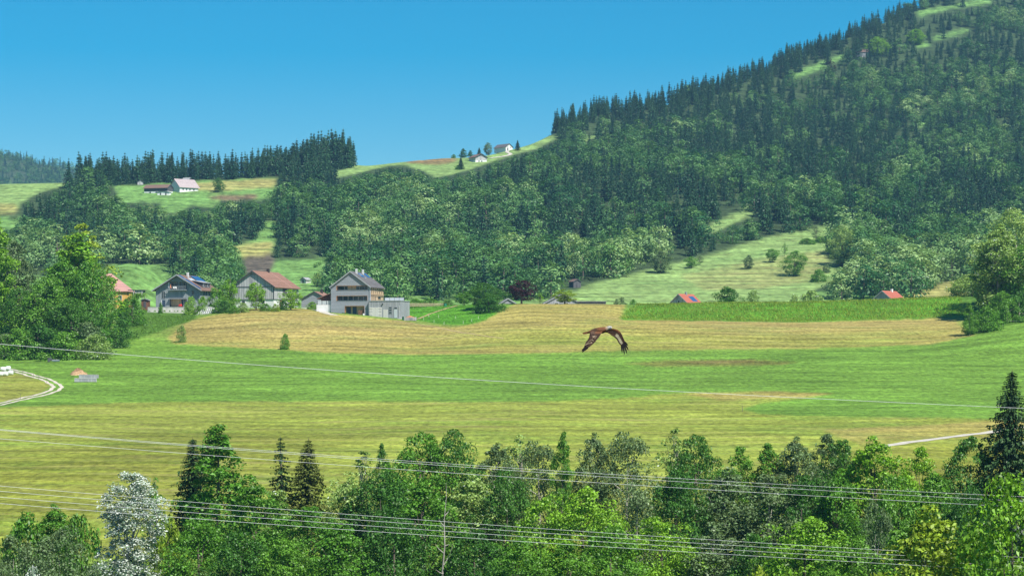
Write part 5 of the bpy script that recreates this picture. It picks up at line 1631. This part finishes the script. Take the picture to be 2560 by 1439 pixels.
struct(ribbons('crest_road', [gp(x, y, 1040) for x, y in ((1270, 377), (1268, 381), (1276, 386), (1262, 391), (1225, 396))], [(-1.6, 1.6)], MPATH, lift=0.3))

# wrapped silage bales
wrap = plain('white_wrap', (0.72, 0.76, 0.72), 0.35, 0.08, 2.0, spec=0.5)
BALES = [(2, 938, 0, 'white wrapped bale at the left edge, lower row, nearest the edge'), (14, 937.5, 0, 'white wrapped bale in the lower row at the left edge, second from the edge'),
         (27, 935, 0, 'white wrapped bale in the lower row at the left edge, beside the track'), (8, 936, 1, 'white wrapped bale on top of the row at the left edge'),
         (20, 934, 1, 'white wrapped bale on top of the row beside the track')]
for px, py, lvl, lb in BALES:
    p_ = gp(px, py + 2)
    o = thing('silage_bale', lb, 'bale', p_ + Vector((0, lvl * 0.3, lvl * 0.95)), random.uniform(-0.5, 0.5), 'white wrapped silage bales at the left edge')
    MB().tube([(-0.58, 0, 0.58), (-0.52, 0, 0.58), (-0.3, 0, 0.58), (0.3, 0, 0.58), (0.52, 0, 0.58), (0.58, 0, 0.58)], [0.34, 0.53, 0.585, 0.585, 0.53, 0.34], 14).build('wrapping', wrap, o, True)
    MB().tube([(-0.595, 0, 0.58), (-0.583, 0, 0.58)], [0.3, 0.32], 12).build('folded_end', M['rail'], o)

# heap of wood chips
hp = gp(195, 936)
ht = thing('woodchip_heap', 'brownish heap of wood chips on the meadow beside the gravel track', 'heap', hp)
n1, n2 = 26, 10
V = [(0, 0, 1.62)]
for j in range(1, n2 + 1):
    for i in range(n1):
        r_ = j / n2; a_ = 2 * math.pi * i / n1
        rad = r_ * (1 + 0.14 * math.sin(3 * a_ + 1) + 0.06 * random.uniform(-1, 1))
        V.append((rad * 2.25 * math.cos(a_), rad * 1.7 * math.sin(a_), 1.65 * (1 - r_) ** 0.95 + random.uniform(-0.09, 0.09) * (1 if j < n2 else 0) - (0.2 if j == n2 else 0)))
Fc = [(0, 1 + i, 1 + (i + 1) % n1) for i in range(n1)] + [(1 + (j - 1) * n1 + i, 1 + j * n1 + i, 1 + j * n1 + (i + 1) % n1, 1 + (j - 1) * n1 + (i + 1) % n1) for j in range(1, n2) for i in range(n1)]
MB().poly(V, Fc).build('heap', plain('wood_chips', (0.46, 0.30, 0.17), 0.95, 0.45, 3.0), ht)
P_ = np.array([V[k] for k in rng.integers(1, len(V), 900)]) + rng.normal(size=(900, 3)) * np.array([0.12, 0.12, 0.05])
ck = obj('chips', leafmesh('chips', leaves(P_, rng.normal(size=P_.shape) + np.array([0, 0, 1]), np.full(900, 0.10))), leafmat('chip_pieces', (0.42, 0.27, 0.16), trans=0.0, leafvar=0.6), ht)
ck['kind'] = 'stuff'

# two stacks of long grey troughs / beams
for (px, py, L_, lb) in ((214, 954, 5.0, 'front one of two long grey wooden troughs lying in the meadow'), (222, 945, 4.5, 'rear one of two long grey wooden troughs lying in the meadow')):
    o = thing('trough', lb, 'trough', gp(px, py), math.radians(9))
    bx(o, 'front_side', 'board_new', -L_ / 2, L_ / 2, -0.55, -0.47, 0.0, 0.75)
    bx(o, 'rear_side', 'board_new', -L_ / 2, L_ / 2, 0.47, 0.55, 0.0, 0.8)
    bx(o, 'end', 'board_grey', -L_ / 2 - 0.08, -L_ / 2 - 0.001, -0.56, 0.56, 0.0, 0.8)
    bx(o, 'end', 'board_grey', L_ / 2 + 0.001, L_ / 2 + 0.08, -0.56, 0.56, 0.0, 0.8)
    bx(o, 'rim', 'chimney', -L_ / 2 - 0.1, L_ / 2 + 0.1, -0.62, -0.44, 0.8, 0.88)
    bx(o, 'rim', 'larch', -L_ / 2 - 0.1, L_ / 2 + 0.1, 0.44, 0.62, 0.8, 0.88)
    bx(o, 'floor', 'board_dark', -L_ / 2, L_ / 2, -0.46, 0.46, 0.04, 0.12)

# parked mower at the bushes
mo = thing('mower', 'dark parked hay mower at the edge of the left bushes', 'mower', gp(127, 904), math.radians(12))
bx(mo, 'cutter_bar', plain('mower_blue', (0.07, 0.11, 0.17), 0.5, 0.3, 2.0), 0.2, 2.3, -0.3, 0.3, 0.15, 0.42)
bx(mo, 'engine_cover', 'trim_dark', -0.8, 0.3, -0.35, 0.35, 0.35, 1.0)
bx(mo, 'guard', 'trim', 0.2, 2.2, -0.34, -0.30, 0.42, 0.6)
MB().tube([(-0.6, -0.3, 0.9), (-1.0, -0.3, 1.35)], 0.04, 6).build('handle', M['trim_dark'], mo)
MB().tube([(-0.6, 0.3, 0.9), (-1.0, 0.3, 1.35)], 0.04, 6).build('handle', M['trim_dark'], mo)
MB().tube([(0.1, 0, 0.9), (-0.2, 0, 1.4), (0.1, 0, 1.45)], 0.06, 6).build('exhaust', M['trim_dark'], mo)
for y_ in (-0.42, 0.42):
    MB().tube([(-0.5, y_ - 0.1, 0.36), (-0.5, y_ + 0.1, 0.36)], 0.36, 14).build('wheel', M['trim_dark'], mo)

# fence posts along the track
post_m = plain('old_post', (0.17, 0.15, 0.12), 0.9, 0.3, 3.0)
for i, (px, py) in enumerate(((37, 931), (57, 936), (70, 939), (84, 943), (97, 948), (117, 957), (51, 997), (1856, 1028))):
    nm = ['first', 'second', 'third', 'fourth', 'fifth', 'sixth'][i] + ' thin post beside the gravel track, counted from the bales' if i < 6 else \
        ('lone thin post below the gravel track bend' if i == 6 else 'lone thin stake at the tip of the green strip in the lower meadow')
    o = thing('fence_post', nm, 'post', gp(px, py))
    MB().tube([(0, 0, -0.2), (0, 0, 0.55), (0.02, 0, 1.15)], [0.05, 0.045, 0.035], 6).build('stake', post_m, o)
    MB().tube([(0.02, 0, 1.15), (0.02, 0, 1.2)], [0.045, 0.02], 6).build('cap', M['trim_dark'], o)
# white electric-fence stakes round the paddock
wp = plain('white_stake', (0.75, 0.74, 0.60), 0.6, 0.1, 2.0)
for i, (px, py) in enumerate(((1059, 800), (1072, 793), (1085, 806), (1096, 794), (1110, 811), (1139, 797), (1158, 809), (1179, 804), (1196, 797))):
    o = thing('fence_stake', 'thin white stake of the electric fence, number %d from the left round the paddock' % (i + 1), 'stake', gp(px, py, 600), 0, 'white stakes round the paddock')
    MB().tube([(0, 0, -0.15), (0, 0, 0.5), (0.02, 0, 0.95)], [0.05, 0.045, 0.04], 6).build('rod', wp, o)
    MB().tube([(0.0, -0.08, 0.8), (0.0, -0.03, 0.8)], 0.04, 6).build('insulator', M['trim_dark'], o)

# picket fence of the vegetable garden
fd = 772.0
a_, b_ = at(1019, 767, fd), at(1108, 766, fd)
pf = thing('picket_fence', 'light wooden picket fence of the garden right of the shingled house', 'fence', Vector((a_.x, fd, min(a_.z, b_.z) - 0.1)), 0)
ln = b_.x - a_.x
pw = plain('pale_pickets', (0.52, 0.41, 0.27), 0.85, 0.25, 2.0)
for i in range(int(ln / 0.28)):
    x_ = i * 0.28
    MB().prism([(x_, 0.25), (x_ + 0.13, 0.25), (x_ + 0.13, 1.35), (x_ + 0.065, 1.46), (x_, 1.35)], -0.03, 0.0).build('picket', pw, pf)
for z_ in (0.45, 1.1):
    bx(pf, 'rail', pw, -0.05, ln, 0.003, 0.06, z_, z_ + 0.1)
for k in range(7):
    x_ = k * ln / 6
    bx(pf, 'post', pw, x_ - 0.06, x_ + 0.06, 0.063, 0.18, -0.8, 1.4)
gb = thing('water_butt', 'green water butt at the right end of the picket fence', 'barrel', at(1113, 768, 768))
MB().tube([(0, 0, -0.2), (0, 0, 0.3), (0, 0, 0.9), (0, 0, 1.3)], [0.42, 0.48, 0.48, 0.44], 12).build('body', plain('green_plastic', (0.03, 0.20, 0.12), 0.5, 0.1, 1.0), gb)
MB().tube([(0, 0, 1.3), (0, 0, 1.36)], 0.46, 12).build('lid', M['trim_dark'], gb)
gbin = thing('compost_bin', 'dark green bin beside the slatted compost box', 'bin', gd(1008, 728))
MB().tube([(0, 0, -0.2), (0, 0, 1.0)], [0.42, 0.36], 8).build('body', plain('green_bin', (0.03, 0.12, 0.06), 0.5, 0.1, 1.0), gbin)
MB().tube([(0, 0, 1.0), (0, 0, 1.08)], 0.39, 8).build('lid', M['trim_dark'], gbin)
# stairs beside the annex
stp = thing('garden_stairs', 'pale straight stairs climbing the slope right of the annex', 'stairs', Vector((0, 0, 0)))
s0, s1 = gp(1001, 797, 690), gp(1016, 767, 690)
s0.z += 0.05; s1.z += 0.12
stp.location = s0
d_ = s1 - s0
ns = 16
for k in range(ns):
    p_ = d_ * (k / ns)
    zz_ = gz(s0.x + p_.x, s0.y + p_.y) - s0.z
    bx(stp, 'step', 'concrete', p_.x - 0.85, p_.x + 0.85, p_.y, p_.y + d_.y / ns - 0.02, zz_ - 0.5, zz_ + 0.22)
# slatted compost box with reddish soil
cbx = thing('compost_box', 'slatted wooden box heaped with reddish soil below the stairs', 'box', gd(1027, 726), math.radians(-3))
for k in range(4):
    for (x0, x1) in ((-1.9, 0.3), (0.4, 1.6)):
        bx(cbx, 'slat', 'board_grey', x0, x1, -0.72, -0.66, 0.02 + k * 0.26, 0.02 + k * 0.26 + 0.2)
for x_ in (-1.95, 0.35, 1.65):
    bx(cbx, 'post', 'board_grey', x_ - 0.06, x_ + 0.06, -0.65, -0.5, -0.4, 1.15)
    bx(cbx, 'post', 'board_grey', x_ - 0.06, x_ + 0.06, 0.5, 0.65, -0.4, 1.15)
for k in range(4):
    bx(cbx, 'slat', 'board_grey', -1.9, 1.6, 0.66, 0.72, 0.02 + k * 0.26, 0.22 + k * 0.26)
    bx(cbx, 'slat', 'board_grey', 1.66, 1.72, -0.6, 0.6, 0.02 + k * 0.26, 0.22 + k * 0.26)
V = [(-0.3, 0, 1.6)] + [(-0.15 + 1.65 * math.cos(q_) * (1 + 0.08 * math.sin(5 * q_)), 0.45 * math.sin(q_), 0.95) for q_ in np.linspace(0, 6.2832, 17)[:-1]] + [(-0.15 + 1.7 * math.cos(q_), 0.48 * math.sin(q_), 0.1) for q_ in np.linspace(0, 6.2832, 17)[:-1]]
MB().poly(V, [(0, 1 + i, 1 + (i + 1) % 16) for i in range(16)] + [(1 + i, 17 + i, 17 + (i + 1) % 16, 1 + (i + 1) % 16) for i in range(16)]).build('soil', plain('red_soil', (0.40, 0.17, 0.09), 0.95, 0.35, 3.0), cbx)

# ------------------------------------------------------------------ power lines
wire = plain('aluminium_cable', (0.62, 0.64, 0.66), 0.35, 0.1, 1.0, spec=0.6)
LINES = [
    ('uppermost single cable crossing the whole meadow', [(-200, 842), (0, 858), (300, 885), (640, 912), (1280, 955), (1900, 988), (2560, 1020), (2800, 1030)], 150, 190, 0.0125),
    ('top cable of the middle set of three', [(-200, 1055), (0, 1073), (420, 1106), (840, 1139), (1270, 1168), (1700, 1195), (2480, 1237), (2800, 1251)], 132, 185, 0.009),
    ('second cable of the middle set of three', [(-200, 1057), (0, 1075), (420, 1109), (840, 1143), (1270, 1174), (1700, 1203), (2480, 1248), (2800, 1263)], 130, 183, 0.009),
    ('lowest cable of the middle set of three', [(-200, 1079), (0, 1096), (420, 1129), (840, 1161), (1270, 1191), (1700, 1218), (2480, 1263), (2800, 1278)], 128, 181, 0.009),
    ('top cable of the bottom set of four', [(-200, 1196), (0, 1214), (420, 1249), (840, 1282), (1270, 1314), (1700, 1343), (2250, 1376), (2560, 1392), (2800, 1403)], 122, 178, 0.0088),
    ('second cable of the bottom set of four', [(-200, 1209), (0, 1227), (420, 1262), (840, 1294), (1270, 1325), (1700, 1353), (2250, 1387), (2560, 1404), (2800, 1415)], 121, 177, 0.0088),
    ('third cable of the bottom set of four', [(-200, 1224), (0, 1242), (420, 1276), (840, 1307), (1270, 1337), (1700, 1365), (2250, 1398), (2560, 1415), (2800, 1427)], 120, 176, 0.0088),
    ('lowest cable of the bottom set of four', [(-200, 1240), (0, 1258), (420, 1291), (840, 1320), (1270, 1350), (1700, 1377), (2250, 1410), (2560, 1427), (2800, 1439)], 119, 175, 0.0088),
]
for lb, pts, d0, d1, r_ in LINES:
    xs = np.linspace(-200, 2800, 60)
    co = np.polyfit([p[0] for p in pts], [p[1] for p in pts], 3)
    ys = np.polyval(co, xs)
    pts3 = []
    for x_, y_ in zip(xs, ys):
        t_ = (x_ + 200) / 3000.0
        pts3.append(at(x_, y_, 1.0 / ((1 - t_) / d0 + t_ / d1)))
    o = MB().tube(pts3, r_, 6).build('power_cable', wire)
    tag(o, 'thin bright power cable, ' + lb, 'cable', 'power cables')

# ------------------------------------------------------------------ red kite gliding in front of the meadow
KD = 53.0
KX, KZ = (1508 - CX) / F * KD, (YH - 849) / F * KD
ks = KD / F / 14.22            # metres per pixel of the enlarged view


def kp(zx, zy, y=0.0):
    return Vector(((zx - 1250) * ks, y, -(zy - 697) * ks))


kite = thing('bird', 'brown bird of prey with pale head gliding over the meadow, wings bent down', 'bird', (KX, KD, KZ))
KC = {'rust': (0.135, 0.055, 0.024), 'dark': (0.035, 0.018, 0.012), 'pale': (0.36, 0.27, 0.18), 'grey': (0.34, 0.34, 0.32), 'black': (0.010, 0.008, 0.010), 'window': (0.26, 0.235, 0.16), 'mid': (0.075, 0.042, 0.026)}


def feather_mat():
    m = bpy.data.materials.new('plumage')
    t, N, L = nodes(m)
    b_ = N['Principled BSDF']
    a1 = N.new('ShaderNodeAttribute'); a1.attribute_name = 'Col'
    tc = N.new('ShaderNodeTexCoord'); nz = N.new('ShaderNodeTexNoise'); nz.inputs['Scale'].default_value = 70; nz.inputs['Detail'].default_value = 5
    L.new(tc.outputs['Object'], nz.inputs['Vector'])
    mr = N.new('ShaderNodeMapRange'); mr.inputs[1].default_value = 0.35; mr.inputs[2].default_value = 0.65; mr.inputs[3].default_value = 0.55; mr.inputs[4].default_value = 1.4
    L.new(nz.outputs['Fac'], mr.inputs[0])
    vm = N.new('ShaderNodeVectorMath'); vm.operation = 'SCALE'
    L.new(a1.outputs['Color'], vm.inputs[0]); L.new(mr.outputs[0], vm.inputs['Scale']); L.new(vm.outputs[0], b_.inputs['Base Color'])
    b_.inputs['Roughness'].default_value = 0.75
    b_.inputs['Specular IOR Level'].default_value = 0.25
    return m


PLUM = feather_mat()


def colored(name, V, Fs, cols, parent, smooth=True):
    me = bpy.data.meshes.new(name); me.from_pydata([tuple(v) for v in V], [], Fs); me.update()
    ca = me.color_attributes.new('Col', 'FLOAT_COLOR', 'POINT')
    ca.data.foreach_set('color', np.array([(*c_, 1) for c_ in cols], np.float32).ravel())
    return obj(name, me, PLUM, parent, smooth)


# body with neck and head, and both wings, as one continuous skin
V = []; Fs = []; Cs = []
spine = [(690, 432, 0.010, 0.016, 'rust'), (760, 424, 0.030, 0.030, 'rust'), (860, 405, 0.050, 0.045, 'mid'), (980, 385, 0.066, 0.058, 'mid'), (1110, 372, 0.076, 0.068, 'rust'), (1230, 355, 0.074, 0.066, 'rust'),
         (1320, 325, 0.058, 0.054, 'rust'), (1390, 292, 0.044, 0.042, 'pale'), (1440, 272, 0.041, 0.038, 'grey'), (1490, 266, 0.042, 0.038, 'grey'), (1535, 272, 0.035, 0.032, 'grey'), (1568, 284, 0.014, 0.014, 'pale')]
nr = 16
for i, (zx, zy, rz_, ry_, cn) in enumerate(spine):
    c0 = kp(zx, zy)
    j0 = max(i - 1, 0); j1 = min(i + 1, len(spine) - 1)
    d = (kp(spine[j1][0], spine[j1][1]) - kp(spine[j0][0], spine[j0][1])).normalized()
    up = Vector((-d.z, 0, d.x))
    for k in range(nr):
        a_ = 2 * math.pi * k / nr
        V.append(c0 + up * (rz_ * math.cos(a_)) + Vector((0, 1, 0)) * (ry_ * math.sin(a_)))
        cc = np.array(KC[cn]); 
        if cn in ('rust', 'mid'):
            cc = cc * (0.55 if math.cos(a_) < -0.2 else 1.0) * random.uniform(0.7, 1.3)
        Cs.append(tuple(cc))
for i in range(len(spine) - 1):
    for k in range(nr):
        k2 = (k + 1) % nr
        Fs.append((i * nr + k, i * nr + k2, (i + 1) * nr + k2, (i + 1) * nr + k))
Fs.append(tuple(range(nr))[::-1]); e = (len(spine) - 1) * nr; Fs.append(tuple(e + k for k in range(nr)))


def interp(c, t):
    c = np.array(c, float); u_ = np.linspace(0, 1, len(c))
    return np.array([np.interp(t, u_, c[:, k]) for k in range(c.shape[1])])


def wing(lead, trail, ydir, thick, colf):
    """lead/trail: (zx, zy, y) curves; skin with a thick leading edge"""
    n, m = 26, 9
    base = len(V)
    grid = {}
    for i in range(n):
        t_ = i / (n - 1)
        a_ = interp(lead, t_); b_ = interp(trail, t_)
        A, B = kp(a_[0], a_[1], a_[2]), kp(b_[0], b_[1], b_[2])
        if i < n - 1:
            a2 = interp(lead, t_ + 0.03); sp = kp(a2[0], a2[1], a2[2]) - A
        nrm = sp.cross(B - A).normalized()
        for s_ in (1, -1):
            for k in range(m):
                q_ = k / (m - 1)
                camber = math.sin(math.pi * q_ ** 0.6) * 0.018
                th = thick * (0.25 + (1 - q_) ** 0.7) * (1 - 0.75 * t_) * (0 if k in (0,) else 1) + 0.0015
                V.append(A.lerp(B, q_) + nrm * (s_ * th + camber))
                Cs.append(colf(t_, q_, s_))
                grid[(i, k, s_)] = len(V) - 1
    for i in range(n - 1):
        for k in range(m - 1):
            for s_ in (1, -1):
                f_ = (grid[i, k, s_], grid[i + 1, k, s_], grid[i + 1, k + 1, s_], grid[i, k + 1, s_])
                Fs.append(f_ if s_ > 0 else f_[::-1])
        for k in (0, m - 1):
            f_ = (grid[i, k, 1], grid[i, k, -1], grid[i + 1, k, -1], grid[i + 1, k, 1])
            Fs.append(f_ if k == 0 else f_[::-1])
    for i in (0, n - 1):
        for k in range(m - 1):
            f_ = (grid[i, k, 1], grid[i, k + 1, 1], grid[i, k + 1, -1], grid[i, k, -1])
            Fs.append(f_ if i == 0 else f_[::-1])


def jit(c, a=0.3):
    return tuple(np.array(c) * random.uniform(1 - a, 1 + a))


def far_col(t_, q_, s_):
    if q_ < 0.16 and t_ < 0.62:
        return jit(KC['rust'])
    if t_ < 0.45:
        return jit(KC['dark'] if q_ < 0.85 else KC['mid'])
    if t_ < 0.95 and q_ > 0.38:
        return jit(KC['window'], 0.25) if q_ < 0.86 else jit(KC['dark'])
    return jit(KC['dark'])


def near_col(t_, q_, s_):
    if t_ < 0.22:
        return jit(KC['mid'] if q_ > 0.6 else KC['rust'])
    if 0.22 < t_ < 0.72 and 0.3 < q_ < 0.75 and random.random() < 0.33:
        return jit(KC['pale'])
    return jit(KC['dark'], 0.4)


wing([(1330, 330, 0.02), (1480, 300, 0.10), (1640, 298, 0.20), (1770, 328, 0.28), (1865, 392, 0.33), (1935, 495, 0.36), (2000, 640, 0.37), (2062, 775, 0.37)],
     [(1180, 430, 0.03), (1400, 438, 0.10), (1520, 505, 0.18), (1650, 590, 0.25), (1765, 690, 0.30), (1800, 770, 0.33), (1865, 865, 0.35), (1935, 925, 0.36)], 1, 0.013, far_col)
wing([(1235, 380, -0.03), (1190, 440, -0.12), (1110, 570, -0.22), (1000, 705, -0.30), (905, 820, -0.35), (770, 925, -0.38), (640, 1015, -0.40)],
     [(860, 372, -0.04), (775, 430, -0.10), (745, 610, -0.18), (690, 700, -0.25), (625, 775, -0.30), (570, 900, -0.35), (545, 985, -0.38)], -1, 0.013, near_col)
colored('body', V, Fs, Cs, kite)


def feather(p0, p1, w, col, name, parent):
    p0, p1 = Vector(p0), Vector(p1)
    d = p1 - p0
    sd = Vector((d.z, 0, -d.x)).normalized()
    nn = Vector((0, 0.0022, 0))
    prof = [(0.0, 0.6), (0.25, 1.0), (0.6, 0.9), (0.85, 0.6), (1.0, 0.08)]
    VV = []; CC = []
    for t_, ww_ in prof:
        for s_ in (1, -1):
            for z_ in (1, -1):
                VV.append(p0 + d * t_ + sd * (s_ * w * ww_) + nn * z_); CC.append(jit(col, 0.25))
    FF = []
    for i in range(len(prof) - 1):
        a_ = i * 4; b_ = a_ + 4
        FF += [(a_, a_ + 2, b_ + 2, b_), (a_ + 1, b_ + 1, b_ + 3, a_ + 3), (a_, b_, b_ + 1, a_ + 1), (a_ + 2, a_ + 3, b_ + 3, b_ + 2)]
    FF += [(0, 1, 3, 2), (16, 18, 19, 17)]
    return colored(name, VV, FF, CC, parent, False)


for (a_, b_) in (((1925, 860), (1950, 1150)), ((1970, 840), (2036, 1225)), ((2005, 820), (2128, 1200)), ((2030, 800), (2178, 1065)), ((2040, 760), (2158, 905))):
    feather(kp(*a_, 0.362), kp(*b_, 0.37), 0.020, KC['black'], 'primary_feather', kite)
for (a_, b_, y_) in (((620, 930), (462, 1100), -0.39), ((650, 960), (480, 1145), -0.40), ((700, 950), (560, 1085), -0.395)):
    feather(kp(*a_, y_), kp(*b_, y_), 0.022, KC['black'], 'primary_feather', kite)
for k in range(7):
    t_ = k / 6
    a_ = Vector(kp(1000 - 260 * t_, 560 + 250 * t_, -0.29 - 0.08 * t_)); b_ = Vector(kp(800 - 250 * t_, 690 + 210 * t_, -0.27 - 0.1 * t_))
    feather(a_, b_, 0.011, KC['pale'] if k % 3 == 0 else KC['mid'], 'secondary_feather', kite)
for dz_, e_ in ((0, (500, 462)), (22, (520, 486))):
    feather(kp(800, 420, 0.0), kp(e_[0], e_[1], 0.03 if dz_ else -0.02), 0.022, KC['rust'], 'tail_feather', kite)
# hooked beak and eye
bk = MB(); bk.tube([kp(1545, 276), kp(1572, 290), kp(1584, 306)], [0.016, 0.011, 0.002], 8)
bk.build('beak', plain('beak', (0.55, 0.42, 0.10), 0.4, 0.1, 5.0), kite, True)
for y_ in (-0.036, 0.036):
    MB().tube([kp(1500, 264, y_ * 0.7), kp(1500, 264, y_), kp(1500, 264, y_ * 1.12)], [0.011, 0.011, 0.003], 10).build('eye', plain('eye', (0.02, 0.015, 0.01), 0.1, 0.1, 5.0), kite, True)

# ------------------------------------------------------------------ air
hz = MB().box(-2600, 2600, -40, 6900, -31, 730).build('haze', None)
hm = bpy.data.materials.new('haze')
t, N, L = nodes(hm)
N.remove(N['Principled BSDF'])
pv = N.new('ShaderNodeVolumePrincipled')
pv.inputs['Color'].default_value = (0.30, 0.63, 1.0, 1)
pv.inputs['Density'].default_value = 0.000058
pv.inputs['Anisotropy'].default_value = 0.0
L.new(pv.outputs[0], N['Material Output'].inputs['Volume'])
hz.data.materials.append(hm)
tag(hz, 'thin blue summer haze that fades the far slopes', 'haze')
hz['kind'] = 'stuff'
